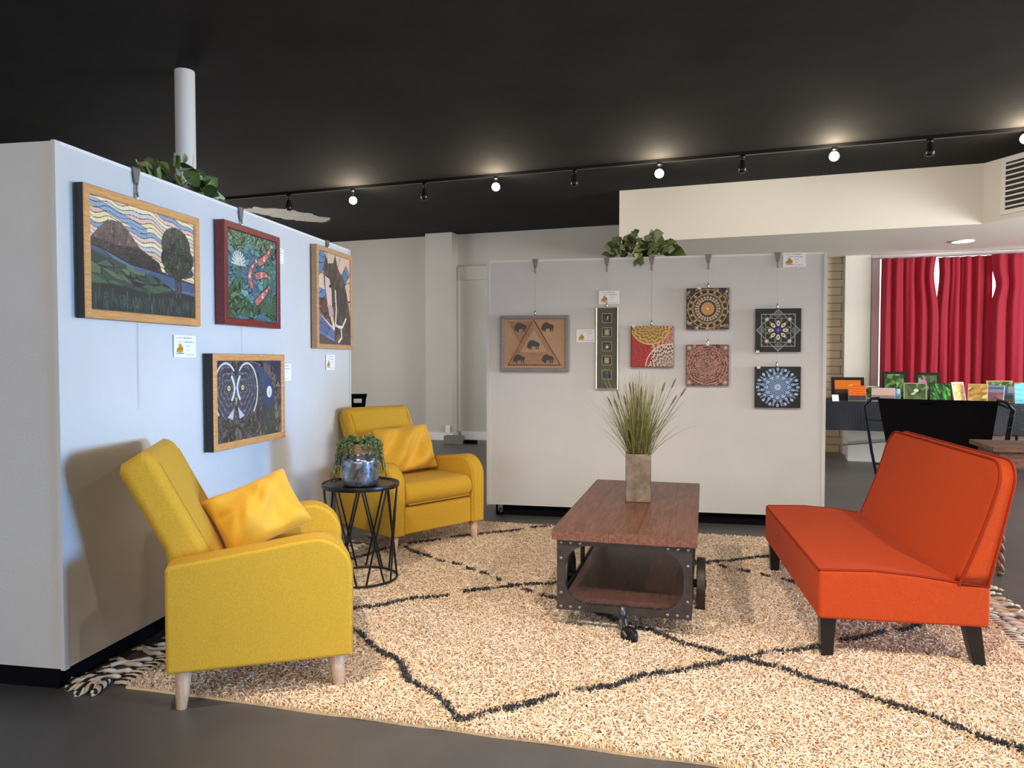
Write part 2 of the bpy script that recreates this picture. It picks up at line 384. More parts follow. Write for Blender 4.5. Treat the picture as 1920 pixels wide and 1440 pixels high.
# shorten on the right where the soffit starts
for v in tk.data.vertices:
    if v.co.x > 0: v.co.x = 2.60
tag(tk, 'long thin black lighting track running across the black ceiling', 'light track')
def track_head(u, z, lit, label):
    t = empty('track_spotlight', R(u, 7.05, CEIL - .03), 0, label, 'spotlight', 'spotlights along the ceiling track')
    dz = z - (CEIL - .03)
    obj('mount', box(-.02, .02, -.02, .02, -.03, -.001, .004), M['blackmetal'], t)
    obj('stem', tube([(0, 0, -.02), (0, 0, dz + .03)], .006), M['blackmetal'], t)
    if lit:
        d = (Vector((0, 0.6, 1.3)) - R(u, 7.05, z)).normalized(); q = d.to_track_quat('Z', 'Y').to_matrix().to_4x4()
        bm = lathe([(.020, -.09), (.030, -.07), (.044, 0), (.046, .012), (.041, .012)], 24, False); bm.transform(Matrix.Translation((0, 0, dz)) @ q)
        obj('lamp_housing', bm, M['blackmetal'], t)
        bm = lathe([(.001, -.06), (.036, -.01), (.040, .002), (.034, .012), (.016, .018), (.002, .02)], 24); bm.transform(Matrix.Translation((0, 0, dz)) @ q)
        obj('bulb', bm, M['bulb'], t)
        l = bpy.data.lights.new('spot_lamp', 'POINT'); l.energy = 18; l.color = (1.0, .84, .64); l.shadow_soft_size = .05
        lo = bpy.data.objects.new('spot_lamp', l); COL.objects.link(lo); lo.parent = t; lo.location = Vector((0, 0, dz)) + d * .09
    else:
        bm = lathe([(.004, .055), (.02, .05), (.026, .02), (.038, -.02), (.040, -.045), (.028, -.062), (.004, -.066)], 20); bm.transform(Matrix.Translation((0, 0, dz)))
        obj('lamp_housing', bm, M['blackmetal'], t)
heads = [(-5.09, 2.90, 0, 'unlit black track spotlight nearest the left partition'),
 (-4.275, 2.89, 1, 'lit warm spotlight above the bare ceiling patch, dimmest of the row'),
 (-3.43, 2.90, 0, 'unlit black spotlight between the two leftmost lit ones'),
 (-2.64, 2.91, 1, 'lit spotlight above the grey wall pilaster, second lit from left'),
 (-1.83, 2.92, 0, 'unlit black spotlight left of the white soffit end'),
 (-1.02, 2.91, 1, 'lit spotlight above the left end of the white soffit'),
 (-.283, 2.92, 0, 'unlit black spotlight in front of the middle of the white soffit'),
 (.474, 2.935, 1, 'lit spotlight before the right half of the white soffit'),
 (1.206, 2.935, 0, 'unlit black spotlight nearest the air vent'),
 (1.885, 2.95, 1, 'lit spotlight at the far right end of the track, cut by the photo edge')]
for h in heads: track_head(*h)

# overhead track near the camera (above the picture): warm spots onto the seating
tk2 = obj('lighting_track', box(-3.4, 3.4, -.018, .018, 0, .03), M['blackmetal'], None, False); tk2.location = R(0, 1.3, CEIL - .0301); tk2.rotation_euler = (0, 0, RA)
tag(tk2, 'second black lighting track on the ceiling above the rug front edge, out of the photo', 'light track')
for u, tgt, pw, lb in ((-1.55, (0.5, 3.5, 0), 215, 'left'), (0.15, (0.7, 3.3, 0), 185, 'middle'), (2.3, (1.3, 3.4, 0), 215, 'right')):
    p0 = R(u, 1.3, 2.90); t = empty('track_spotlight', R(u, 1.3, CEIL - .03), 0, 'lit spotlight on the track above the camera, %s of three' % lb, 'spotlight', 'spotlights along the near ceiling track')
    d = (Vector(tgt) - p0).normalized(); q = d.to_track_quat('Z', 'Y').to_matrix().to_4x4()
    obj('mount', tube([(0, 0, 0), (0, 0, -.09)], .008), M['blackmetal'], t)
    bm = lathe([(.022, -.09), (.035, -.07), (.058, 0), (.06, .012), (.054, .012)], 24, False); bm.transform(Matrix.Translation((0, 0, -.11)) @ q); obj('lamp_housing', bm, M['blackmetal'], t)
    bm = lathe([(.001, -.06), (.050, -.01), (.02, -.004), (.002, -.002)], 24); bm.transform(Matrix.Translation((0, 0, -.11)) @ q); obj('bulb', bm, M['bulb'], t)
    l = bpy.data.lights.new('spot_lamp', 'SPOT'); l.energy = pw; l.color = (1.0, .88, .74); l.shadow_soft_size = .05; l.spot_size = math.radians(80); l.spot_blend = .8
    lo = bpy.data.objects.new('spot_lamp', l); COL.objects.link(lo); lo.location = p0 + d * .06; lo.rotation_euler = (-d).to_track_quat('Z', 'Y').to_euler()

# ------------------------------------------------------------------ partitions
PA = Vector((-1.567, 2.585, 0)); PB = Vector((-1.115, 5.15, 0)); PL = (PB - PA).length; PR = math.atan2(PB.y - PA.y, PB.x - PA.x)
def partition(name, A, rot, L, D, z0, z1, label):
    t = empty(name, A, rot, label, 'partition')
    obj('panel_body', box(0, L, .001, D, z0, z1, .003), M['panel'], t, False)
    obj('plinth', box(.05, L - .05, .07, D - .05, 0, z0), M['black'], t, False)
    for x0, x1 in ((-.006, .018), (L - .018, L + .006)):
        obj('edge_strip', box(x0, x1, -.004, .012, z0 - .002, z1 + .002, .002), M['panel'], t, False)
    obj('top_edge', box(.018, L - .018, -.002, .012, z1 - .010, z1 + .003), M['trimwhite'], t, False)
    return t
partition('display_partition', PA, PR, PL, .75, .095, 1.932, 'large off-white display partition at left with stained-glass style pictures hung on it')
QA = Vector((-.185, 5.62, 0)); QB = Vector((2.16, 5.15, 0)); QL = (QB - QA).length; QR = math.atan2(QB.y - QA.y, QB.x - QA.x)
dp = partition('display_partition', QA, QR, QL, .34, .09, 1.918, 'off-white display partition in the middle with mandala canvases hung on it')
for x in (.09, QL - .09):
    c = obj('caster', tube([(x - .012, .05, .03), (x + .012, .05, .03)], .03, 14), M['blackmetal'], dp)
    obj('caster_fork', box(x - .018, x + .018, .04, .06, .03, .09), M['steel'], c, False)

# ------------------------------------------------------------------ painting toolkit (pictures painted as vertex colours)
class Pic:
    def __init__(s, w, h, nx, ny, bg):
        s.w, s.h, s.nx, s.ny = w, h, nx, ny
        s.X, s.Y = np.meshgrid(np.linspace(0, w, nx), np.linspace(0, h, ny)); s.C = np.zeros((ny, nx, 3)); s.C[:] = np.array(bg) / 255.
        s.rng = np.random.RandomState(3)
    def fill(s, m, c): s.C[m] = np.array(c) / 255.
    def poly(s, pts):
        m = np.zeros(s.X.shape, bool); n = len(pts)
        for i in range(n):
            x1, y1 = pts[i]; x2, y2 = pts[(i + 1) % n]
            if y1 == y2: continue
            c = ((y1 > s.Y) != (y2 > s.Y)) & (s.X < (x2 - x1) * (s.Y - y1) / (y2 - y1) + x1); m ^= c
        return m
    def ell(s, cx, cy, rx, ry, a=0):
        dx, dy = s.X - cx, s.Y - cy; c, q = math.cos(a), math.sin(a)
        return ((dx * c + dy * q) / rx) ** 2 + ((-dx * q + dy * c) / ry) ** 2 < 1
    def dist(s, pts, closed=False):
        D = np.full(s.X.shape, 9.); k = len(pts)
        for i in range(k if closed else k - 1):
            x1, y1 = pts[i]; x2, y2 = pts[(i + 1) % k]; dx, dy = x2 - x1, y2 - y1
            t = np.clip(((s.X - x1) * dx + (s.Y - y1) * dy) / (dx * dx + dy * dy + 1e-12), 0, 1)
            D = np.minimum(D, np.hypot(s.X - x1 - t * dx, s.Y - y1 - t * dy))
        return D
    def line(s, pts, wd, c=(24, 26, 30), closed=False, m=None):
        k = s.dist(pts, closed) < wd
        if m is not None: k &= m
        s.fill(k, c)
    def edge(s, m, c=(24, 26, 30), n=1):
        e = np.zeros_like(m)
        for _ in range(n):
            e[1:] |= m[1:] != m[:-1]; e[:, 1:] |= m[:, 1:] != m[:, :-1]
        s.fill(e, c)
    def voro(s, m, cols, n, lead=.0022, sx=1., sy=1., rot=0., jit=.12, lc=(24, 26, 30), warp=None):
        if m.sum() < 4: return
        x, y = s.X[m], s.Y[m]
        if warp is not None: x, y = warp(x, y)
        c, q = math.cos(rot), math.sin(rot); x, y = (x * c + y * q) * sx, (-x * q + y * c) * sy
        k = s.rng.choice(len(x), n); P = np.stack([x[k], y[k]], 1) + s.rng.randn(n, 2) * 1e-4
        d1 = np.full(len(x), 9e9); d2 = d1.copy(); i1 = np.zeros(len(x), int)
        for i in range(n):
            d = np.hypot(x - P[i, 0], y - P[i, 1]); b = d < d1
            d2 = np.where(b, d1, np.minimum(d2, d)); i1[b] = i; d1 = np.where(b, d, d1)
        cc = np.array([cols[s.rng.randint(len(cols))] for _ in range(n)]) / 255. * (1 + s.rng.uniform(-jit, jit, (n, 1)))
        out = np.clip(cc[i1], 0, 1); out[(d2 - d1) < lead * 2] = np.array(lc) / 255.
        s.C[m] = out
    def grain(s, a):
        s.C = np.clip(s.C * (1 + s.rng.uniform(-a, a, s.X.shape + (1,))), 0, 1)
    def build(s, name, parent, mt, y=0., x0=0., z0=0.):
        """grid in the local XZ plane facing -Y"""
        nx, ny = s.nx, s.ny
        co = np.stack([s.X + x0, np.full(s.X.shape, y), s.Y + z0], -1).reshape(-1, 3)
        idx = np.arange(nx * ny).reshape(ny, nx)
        f = np.stack([idx[:-1, :-1], idx[:-1, 1:], idx[1:, 1:], idx[1:, :-1]], -1).reshape(-1, 4)
        me = bpy.data.meshes.new(name); me.vertices.add(len(co)); me.vertices.foreach_set('co', co.astype(np.float32).ravel())
        me.loops.add(f.size); me.loops.foreach_set('vertex_index', f.ravel().astype(np.int32))
        me.polygons.add(len(f)); me.polygons.foreach_set('loop_start', np.arange(0, f.size, 4, dtype=np.int32)); me.update()
        a = me.color_attributes.new('tint', 'FLOAT_COLOR', 'POINT'); c = s.C.reshape(-1, 3)
        c = np.where(c <= .04045, c / 12.92, ((c + .055) / 1.055) ** 2.4)
        a.data.foreach_set('color', np.concatenate([c, np.ones((len(c), 1))], 1).astype(np.float32).ravel())
        me.materials.append(mt); o = bpy.data.objects.new(name, me); COL.objects.link(o); o.parent = parent
        return o

def on_wall(A, rot, s, z):
    e = Vector((math.cos(rot), math.sin(rot), 0)); p = A + e * s; return Vector((p.x, p.y, z))

def frame_parts(t, w, h, bw, depth, mf, ms=None, y0=-.008):
    """picture frame: outer size w,h, border bw; local x right, z up, front toward -Y; four mitred bars in one mesh"""
    bm = bmesh.new(); yb = y0; yf = y0 - depth
    ring = []
    for (ins, y) in ((0, yb), (0, yf), (.003, yf - .003), (bw - .004, yf - .003), (bw, yf + .001), (bw, yb - .004)):
        ring.append([bm.verts.new(p) for p in ((ins, y, ins), (w - ins, y, ins), (w - ins, y, h - ins), (ins, y, h - ins))])
    for i in range(len(ring) - 1):
        for k in range(4):
            f = bm.faces.new((ring[i][k], ring[i][(k + 1) % 4], ring[i + 1][(k + 1) % 4], ring[i + 1][k]))
            if i == 0 and ms is not None: f.material_index = 1
    fb = bm.faces.new(ring[0]); fb.material_index = 1 if ms is not None else 0
    bmesh.ops.recalc_face_normals(bm, faces=bm.faces)
    return obj('frame', bm, [mf] + ([ms] if ms is not None else []), t, False)

K = (24, 26, 30)
# --- landscape picture
def pic_landscape(w, h):
    p = Pic(w, h, 300, 210, (230, 200, 160)); X, Y = p.X / w, p.Y / h
    f = Y * 24 + .8 * np.sin(X * 7 + 1.2) + .35 * np.sin(X * 17 + Y * 9) + .3 * np.sin(X * 31) + X * 4.0
    b = np.floor(f).astype(int); pal = [(236, 216, 160), (228, 182, 160), (206, 200, 188), (238, 222, 178), (232, 190, 170), (130, 156, 188), (240, 218, 170)]
    for k in range(b.min(), b.max() + 1): p.fill(b == k, pal[k % 7])
    m = (X * .35 + Y < 1.0) & (X * .35 + Y > .93) & (X < .5); p.fill(m, (140, 164, 192)); p.edge(m)
    p.fill((f - b) < .16, K)
    mt = p.poly([(0, .62 * h), (.10 * w, .76 * h), (.15 * w, .82 * h), (.26 * w, .83 * h), (.33 * w, .76 * h), (.45 * w, .60 * h), (.45 * w, .5 * h), (0, .5 * h)])
    p.voro(mt, [(104, 84, 78), (116, 94, 84), (92, 74, 72)], 90, .0006, 3.2, 1, 0.0)
    m = p.poly([(0, .64 * h), (.25 * w, .61 * h), (.42 * w, .63 * h), (.62 * w, .52 * h), (.66 * w, .40 * h), (.35 * w, .44 * h), (.12 * w, .54 * h), (0, .56 * h)])
    p.voro(m, [(62, 46, 48), (74, 56, 60), (54, 52, 52), (80, 60, 58)], 130, .0014, 1, 1.6, .5)
    m = p.poly([(0, .57 * h), (.12 * w, .54 * h), (.35 * w, .46 * h), (.66 * w, .42 * h), (w, .36 * h), (w, .2 * h), (0, .2 * h)])
    p.voro(m, [(72, 92, 122), (84, 104, 132), (64, 84, 114)], 14, .0008, 1, 4, -.15)
    p.line([(0, .575 * h), (.12 * w, .545 * h), (.35 * w, .455 * h), (.66 * w, .42 * h), (w, .36 * h)], .003)
    m = p.poly([(0, .53 * h), (.15 * w, .49 * h), (.3 * w, .44 * h), (.42 * w, .40 * h), (.6 * w, .37 * h), (.78 * w, .26 * h), (w, .22 * h), (w, 0), (0, 0)])
    p.voro(m, [(52, 76, 62), (66, 92, 66), (86, 104, 72), (44, 66, 60), (60, 84, 76)], 70, .0026, 1, 4.2, -.22)
    m = (Y < .225 + .02 * np.sin(X * 9))
    p.fill(m, (30, 38, 38))
    for k in range(230):
        a = p.rng.uniform(0, w); b0 = p.rng.uniform(-.02, .13) * h; p.line([(a, b0), (a + p.rng.uniform(-.006, .006), b0 + p.rng.uniform(.04, .10) * h)], .0011, [(66, 92, 84), (54, 74, 78), (84, 104, 96), (44, 64, 56)][k % 4])
    m = p.ell(.80 * w, .72 * h, .155 * w, .19 * h) | p.ell(.88 * w, .60 * h, .11 * w, .13 * h) | p.ell(.74 * w, .58 * h, .10 * w, .12 * h) | p.ell(.83 * w, .47 * h, .16 * w, .07 * h)
    p.edge(m, n=2); p.voro(m, [(52, 66, 56), (60, 74, 60), (46, 60, 54), (70, 82, 66)], 150, .0014)
    for tx in (.80, .84): p.line([(tx * w, .16 * h), (tx * w, .3 * h), ((tx - .01) * w, .46 * h)], .009, (38, 34, 34)); p.line([(tx * w, .2 * h), ((tx - .01) * w, .46 * h)], .003, (92, 78, 70))
    for a, b0 in ((.70, .50), (.92, .48), (.76, .54), (.88, .54)): p.line([(.82 * w, .36 * h), (a * w, b0 * h)], .0035, (36, 34, 34))
    p.grain(.06); return p
def pic_koi(w, h):
    p = Pic(w, h, 210, 220, (60, 110, 120)); X, Y = p.X, p.Y
    wf = lambda x, y: (x, y + .012 * np.sin(x * 45))
    p.voro(np.ones(X.shape, bool), [(66, 118, 130), (84, 138, 146), (54, 98, 116), (104, 152, 154)], 210, .0022, 1, 2.4, 0, warp=wf)
    def leaf(cx, cy, rx, ry, a, cols):
        m = p.ell(cx, cy, rx, ry, a); p.voro(m, cols, 16, .0016, 1, 1, a); p.edge(m, n=2)
        c, s_ = math.cos(a), math.sin(a); p.line([(cx - rx * c, cy - rx * s_), (cx + rx * c, cy + rx * s_)], .002)
        for k in range(-3, 4):
            bx, by = cx + k * rx * .25 * c, cy + k * rx * .25 * s_
            for sg in (1, -1): p.line([(bx, by), (bx + rx * .2 * c - sg * ry * .8 * s_, by + rx * .2 * s_ + sg * ry * .8 * c)], .0013, m=m)
    g1 = [(92, 148, 104), (110, 162, 116), (80, 132, 96)]; g2 = [(58, 110, 66), (70, 126, 74), (50, 96, 62)]
    for a in ((.10, .93, .16, .09, -.4), (.33, .95, .15, .09, .3), (.55, .93, .15, .09, -.3), (.8, .95, .18, .09, .2), (.72, .82, .13, .06, -.2), (.22, .84, .12, .06, .2), (.95, .84, .1, .07, .5)): leaf(a[0] * w, a[1] * h, a[2] * w, a[3] * h, a[4], g1)
    for a in ((.12, .30, .22, .10, .75), (.30, .16, .26, .11, -.3), (.14, .13, .20, .10, .5), (.66, .16, .12, .07, .5), (.88, .09, .13, .07, -.3), (.95, .2, .1, .08, .6)): leaf(a[0] * w, a[1] * h, a[2] * w, a[3] * h, a[4], g2)
    for k in range(16):
        a = (.70 + .017 * k) * w; p.line([(a - .04 * w * (k % 3), .1 * h), (a + (.02 + .01 * (k % 4)) * w, .6 * h + (k % 5) * .05 * h)], .003, g2[k % 3]); p.line([(a + .006 - .04 * w * (k % 3), .1 * h), (a + .008 + (.02 + .01 * (k % 4)) * w, .6 * h)], .001)
    for cx in (.1, .2, .28): p.line([(cx * w, .35 * h), (.22 * w, .62 * h)], .003, g2[0])
    for k in range(11):
        a = PI * (.02 + k / 10 * .96); p.line([(.22 * w, .62 * h), (.22 * w + .13 * w * math.cos(a), .62 * h + .15 * h * math.sin(a))], .0045, (226, 224, 206)); p.line([(.225 * w, .62 * h), (.235 * w + .13 * w * math.cos(a), .62 * h + .15 * h * math.sin(a))], .0008)
    for pts in ([(.88, .90), (.81, .81), (.72, .74), (.64, .70)], [(.54, .68), (.46, .60), (.43, .50), (.47, .41)], [(.82, .55), (.74, .57), (.66, .55), (.58, .53)], [(.82, .40), (.76, .35), (.68, .29), (.58, .22)]):
        P_ = np.array(pts); tt = np.linspace(0, len(P_) - 1, 30); xs = np.interp(tt, range(len(P_)), P_[:, 0]) * w; ys = np.interp(tt, range(len(P_)), P_[:, 1]) * h; n_ = len(xs)
        rad = [.005 + .013 * math.sin(min(1, (i / n_) * 1.15) * PI * .62) for i in range(n_)]
        tx_, ty_ = xs[0] - xs[3], ys[0] - ys[3]; m = p.poly([(xs[1], ys[1]), (xs[0] + tx_ * 1.6 - ty_, ys[0] + ty_ * 1.6 + tx_), (xs[0] + tx_ * 1.6 + ty_, ys[0] + ty_ * 1.6 - tx_)]); p.fill(m, (214, 170, 158)); p.edge(m, n=2)
        for ex, co in ((.0045, K), (0, (196, 104, 96))):
            for x_, y_, r_ in zip(xs, ys, rad): p.fill(p.ell(x_, y_, r_ + ex, r_ + ex), co)
        for k_ in (5, 17): p.fill(p.ell(xs[k_], ys[k_], rad[k_] * .8, rad[k_] * .6, k_), (232, 196, 180))
        for k_ in (9, 16, 23): p.line([(xs[k_] - rad[k_], ys[k_] + .004), (xs[k_] + rad[k_], ys[k_] - .004)], .0014)
    p.grain(.05); return p
def pic_horse(w, h):
    p = Pic(w, h, 200, 230, (216, 190, 160)); X, Y = p.X / w, p.Y / h
    p.voro(np.ones(X.shape, bool), [(220, 190, 160), (228, 204, 178), (212, 172, 148)], 16, .0028, 1, 1.4, .5)
    for pts in ([(0, .92), (0, .72), (.22, .82), (.2, 1), (.05, 1)], [(.60, .70), (.88, .92), (1, .82), (.9, .74), (.72, .6)], [(0, .60), (.3, .58), (.3, .46), (0, .5)]):
        m = p.poly([(a * w, b * h) for a, b in pts]); p.voro(m, [(92, 128, 166), (78, 116, 158)], 4, .002); p.edge(m, n=2)
    m = p.poly([(0, .34 * h), (0, .10 * h), (.5 * w, 0), (.52 * w, .14 * h), (.3 * w, .22 * h)]); p.voro(m, [(108, 122, 168), (92, 108, 150)], 6, .002, 1, 2)
    m = p.poly([(0, .5 * h), (.28 * w, .50 * h), (.42 * w, .2 * h), (0, .34 * h)]); p.voro(m, [(112, 74, 62), (96, 66, 56), (128, 84, 66)], 18, .002, 1, 2)
    m = p.poly([(0, .12 * h), (.5 * w, .03 * h), (.5 * w, 0), (0, 0)]); p.fill(m, (90, 74, 66))
    body = p.poly([(a * w, b * h) for a, b in ((.22, .98), (.30, .88), (.46, .90), (.52, 1.0), (.60, .86), (.80, .74), (.94, .5), (1, .3), (1, 0), (.48, 0), (.50, .2), (.44, .32), (.34, .30), (.26, .48), (.18, .66), (.16, .80))])
    p.voro(body, [(92, 70, 56), (78, 60, 50), (106, 82, 64), (66, 52, 46)], 150, .0012, 2.2, .7, -.35); p.edge(body, n=2)
    m = p.poly([(a * w, b * h) for a, b in ((.20, .74), (.34, .72), (.40, .6), (.42, .4), (.34, .32), (.28, .42), (.22, .6))]); p.fill(m, (222, 190, 176)); p.edge(m, n=2)
    m = p.ell(.36 * w, .34 * h, .10 * w, .10 * h); p.fill(m & body, (206, 160, 148)); p.fill(p.ell(.36 * w, .64 * h, .035 * w, .018 * h), (20, 18, 18))
    for k in range(26):
        a = .28 + k * .018; p.line([((.42 + .01 * k) * w, (.90 - .01 * k) * h), (a * w + .10 * w, (.70 - .014 * k) * h), ((a + .20) * w, (.52 - .016 * k) * h)], .0012, (40, 32, 30), m=body)
    for q in ([(.52, .60), (.55, .40), (.52, .22), (.62, .20), (.74, .20), (.86, .30)], [(.70, .20), (.72, .08), (.62, .03)]): p.line([(a * w, b * h) for a, b in q], .008, (232, 224, 210))
    p.grain(.05); return p
def pic_owl(w, h):
    p = Pic(w, h, 290, 200, (46, 52, 62)); X, Y = p.X, p.Y
    p.voro(np.ones(X.shape, bool), [(34, 46, 72), (28, 40, 64), (44, 60, 92)], 26, .0016)
    p.fill(p.ell(.80 * w, .55 * h, .10 * w, .22 * h), (36, 56, 92))
    m = p.poly([(.45 * w, h), (.62 * w, .96 * h), (.80 * w, .80 * h), (.90 * w, .60 * h), (.88 * w, 0), (w, 0), (w, .62 * h), (.86 * w, .92 * h), (.66 * w, h)])
    p.voro(m, [(116, 100, 84), (132, 116, 94), (98, 86, 74)], 34, .0026, 1.4, .8)
    p.voro(p.poly([(.72 * w, .36 * h), (.80 * w, .42 * h), (.90 * w, .34 * h), (.9 * w, 0), (.7 * w, 0)]), [(54, 62, 52), (44, 54, 48), (64, 74, 56)], 40, .0012, 2)
    body = p.ell(.30 * w, .45 * h, .40 * w, .62 * h); body |= p.poly([(0, .4 * h), (.62 * w, .45 * h), (.72 * w, 0), (0, 0)])
    p.voro(body, [(92, 84, 76), (76, 70, 66), (104, 96, 86), (66, 62, 60)], 330, .0024, 1.3, .9)
    p.edge(body, n=2)
    for cx, ex in ((.135, .175), (.44, .375)):
        disc = p.ell(cx * w, .62 * h, .165 * w, .34 * h); p.edge(disc, n=3)
        d = np.hypot((X - ex * w), (Y - .66 * h) * .8); ang = np.arctan2(Y - .66 * h, X - ex * w)
        ring = d * 75 + .5 * np.sin(ang * 5); rb = np.floor(ring).astype(int); seg = np.floor(ang * 4 + rb * 1.7).astype(int)
        cols = np.array([(92, 92, 106), (66, 66, 80), (118, 116, 130), (56, 54, 64)]) / 255.
        q = cols[(rb * 3 + seg * 2) % 4]; q[(ring - rb) < .24] = np.array(K) / 255.; q[((ang * 4 + rb * 1.7) % 1) < .10] = np.array(K) / 255.
        p.C[disc] = q[disc]
        sg = 1 if cx > .3 else -1
        arc = [((cx + sg * .165 * math.cos(t)) * w, (.62 + .35 * math.sin(t)) * h) for t in np.linspace(-.9, 2.3, 20)]
        p.line(arc, .010, K); p.line(arc, .0055, (206, 208, 214))
        p.fill(p.ell(ex * w, .66 * h, .028 * w, .04 * h), K); p.fill(p.ell(ex * w, .66 * h, .02 * w, .03 * h), (226, 216, 150)); p.fill(p.ell(ex * w, .66 * h, .008 * w, .012 * h), K)
        cr = [((.275 + sg * (.015 + .055 * abs(t))) * w, (.66 + .16 * t) * h) for t in np.linspace(-.6, 1, 10)]
        cr = [((.275 + sg * (.07 - .05 * math.cos(t * 1.3))) * w, (.66 + .14 * t) * h) for t in np.linspace(-1, 1, 12)]
        p.line(cr, .011, K); p.line(cr, .0075, (214, 222, 214))
        m = p.poly([((.275 + sg * .02) * w, .42 * h), ((.275 + sg * .13) * w, .30 * h), ((.275 + sg * .05) * w, .26 * h)]); p.fill(m, (188, 192, 206)); p.edge(m, n=2)
    m = p.poly([(.255 * w, .54 * h), (.295 * w, .54 * h), (.278 * w, .42 * h)]); p.fill(m, (190, 160, 110)); p.edge(m, n=2)
    m = p.ell(.80 * w, .58 * h, .055 * w, .095 * h); p.fill(m, (28, 56, 120)); m = p.ell(.80 * w, .58 * h, .043 * w, .078 * h); p.fill(m, (222, 224, 206))
    p.fill(p.ell(.805 * w, .565 * h, .02 * w, .04 * h), (196, 200, 180)); p.grain(.06); return p

def framed(name, s, z, w, h, bw, depth, mf, ms, pf, label, A=PA, rot=PR, cat='framed picture', group=None):
    t = empty(name, on_wall(A, rot, s, z), rot, label, cat, group)
    frame_parts(t, w, h, bw, depth, mf, ms)
    p = pf(w - 2 * bw, h - 2 * bw); p.build('picture', t, M['artgloss'], -.008 - depth + .006, bw, bw)
    return t
framed('framed_picture', .075, 1.33, .700, .478, .034, .034, M['frameoak'], M['frameblack'], pic_landscape, 'framed stained-glass style landscape with mountain, lake and tree, in honey wood, top left')
framed('framed_picture', .955, 1.348, .545, .492, .034, .045, M['framered'], None, pic_koi, 'red wood framed picture of koi fish and water lily among leaves')
framed('framed_picture', 1.985, 1.25, .560, .632, .030, .034, M['frametan'], None, pic_horse, 'tall tan framed picture of a brown horse head, nearest the partition end')
framed('framed_picture', .850, .755, .690, .455, .034, .045, M['frameoak'], M['frameblack'], pic_owl, 'framed night picture of an owl face and a full moon, lowest on the left partition')

# --- price cards
def pic_card(w, h, seed):
    p = Pic(w, h, 70, 50, (244, 242, 244)); r = np.random.RandomState(seed)
    def scrib(x0, x1, y, c=(84, 80, 110), wd=.0007):
        n = int((x1 - x0) / .0035); xs = np.linspace(x0, x1, max(n, 3)); pts = [(a, y + r.uniform(-.0018, .0018)) for a in xs]; p.line(pts, wd * w / .14, c)
    scrib(.08 * w, .38 * w, .88 * h); scrib(.42 * w, .80 * w, .88 * h, (50, 46, 90), .0012)
    scrib(.2 * w, .45 * w, .72 * h); scrib(.5 * w, .86 * w, .70 * h, (50, 46, 90), .0012); scrib(.56 * w, .72 * w, .52 * h); scrib(.55 * w, .66 * w, .32 * h); scrib(.5 * w, .9 * w, .12 * h)
    m = p.poly([(a * w, b * h) for a, b in ((.10, .22), (.14, .40), (.20, .44), (.22, .60), (.30, .64), (.36, .52), (.42, .44), (.42, .28), (.34, .22))]); p.fill(m, (196, 146, 36)); p.line([(.14 * w, .34 * h), (.24 * w, .42 * h), (.30 * w, .36 * h), (.38 * w, .40 * h)], .0018, (120, 84, 20)); p.line([(.12 * w, .16 * h), (.44 * w, .18 * h)], .0018, (110, 80, 36))
    return p
def card(A, rot, s, z, w, h, seed, label, y=-.004):
    t = obj('price_card', box(0, w, y, y + .002, 0, h), M['trimwhite'], None, False); t.location = on_wall(A, rot, s, z); t.rotation_euler = (0, 0, rot)
    tag(t, label, 'card', 'white price cards with a gold logo')
    pic_card(w, h, seed).build('card_print', t, M['art'], y - .0006)
for i, (s, z, w_, h_, lb, y) in enumerate(((.636, 1.192, .160, .096, 'white price card with gold logo below the landscape picture', -.004), (1.535, 1.715, .105, .085, 'white price card at the right edge of the red koi frame', -.004),
        (1.572, 1.063, .145, .096, 'white price card at the right edge of the owl picture', -.004), (2.196, 1.116, .138, .098, 'white price card below the horse picture', -.004))): card(PA, PR, s, z, w_, h_, i, lb, y)
for i, (s, z, w_, h_, lb, y) in enumerate(((.834, 1.584, .150, .098, 'white price card above the tall narrow frame', -.010), (.672, 1.310, .135, .094, 'white price card just left of the tall narrow frame', -.004),
        (2.106, 1.824, .150, .098, 'white price card at the top right corner of the middle partition', -.004))): card(QA, QR, s, z, w_, h_, 10 + i, lb, y)

# --- hangers (clip over the panel top, wire, hook)
def hanger(A, rot, ztop, s, zend, hooks, label):
    t = empty('picture_hanger', on_wall(A, rot, s, ztop), rot, label, 'picture hanger', 'steel clip hangers on the partitions')
    bm = prism([(-.022, .006), (.022, .006), (.009, -.055), (-.009, -.055)], -.012, -.005, .001, 1); add_box(bm, -.022, .022, -.012, .03, .004, .008)
    obj('clip', bm, M['clip'], t, False)
    bm = tube([(0, -.010, -.05), (0, -.010, -.085)], .005, 6); add_tube(bm, [(.006 * math.cos(a), -.010, -.09 + .008 * math.sin(a)) for a in np.linspace(0, 2 * PI, 9)[:-1]], .002, 5, closed=True)
    obj('swivel', bm, M['clip'], t)
    obj('wire', tube([(0, -.005, -.08), (.001, -.0035, zend - ztop)], .0008, 5), M['wire'], t)
    for zh in hooks:
        obj('hook', tube([(0, -.007, zh - ztop + .034), (0, -.012, zh - ztop + .02), (0, -.012, zh - ztop + .002), (0, -.006, zh - ztop + .001)], [.004, .006, .006, .003], 8), M['steel'], t)
hanger(PA, PR, 1.932, .405, .985, [1.808], 'steel clip and long wire hanger above the landscape picture')
hanger(PA, PR, 1.932, 1.187, 1.215, [1.842], 'steel clip and wire hanger above the red koi frame')
hanger(PA, PR, 1.932, 2.225, 1.884, [1.884], 'steel clip hanger above the horse picture')
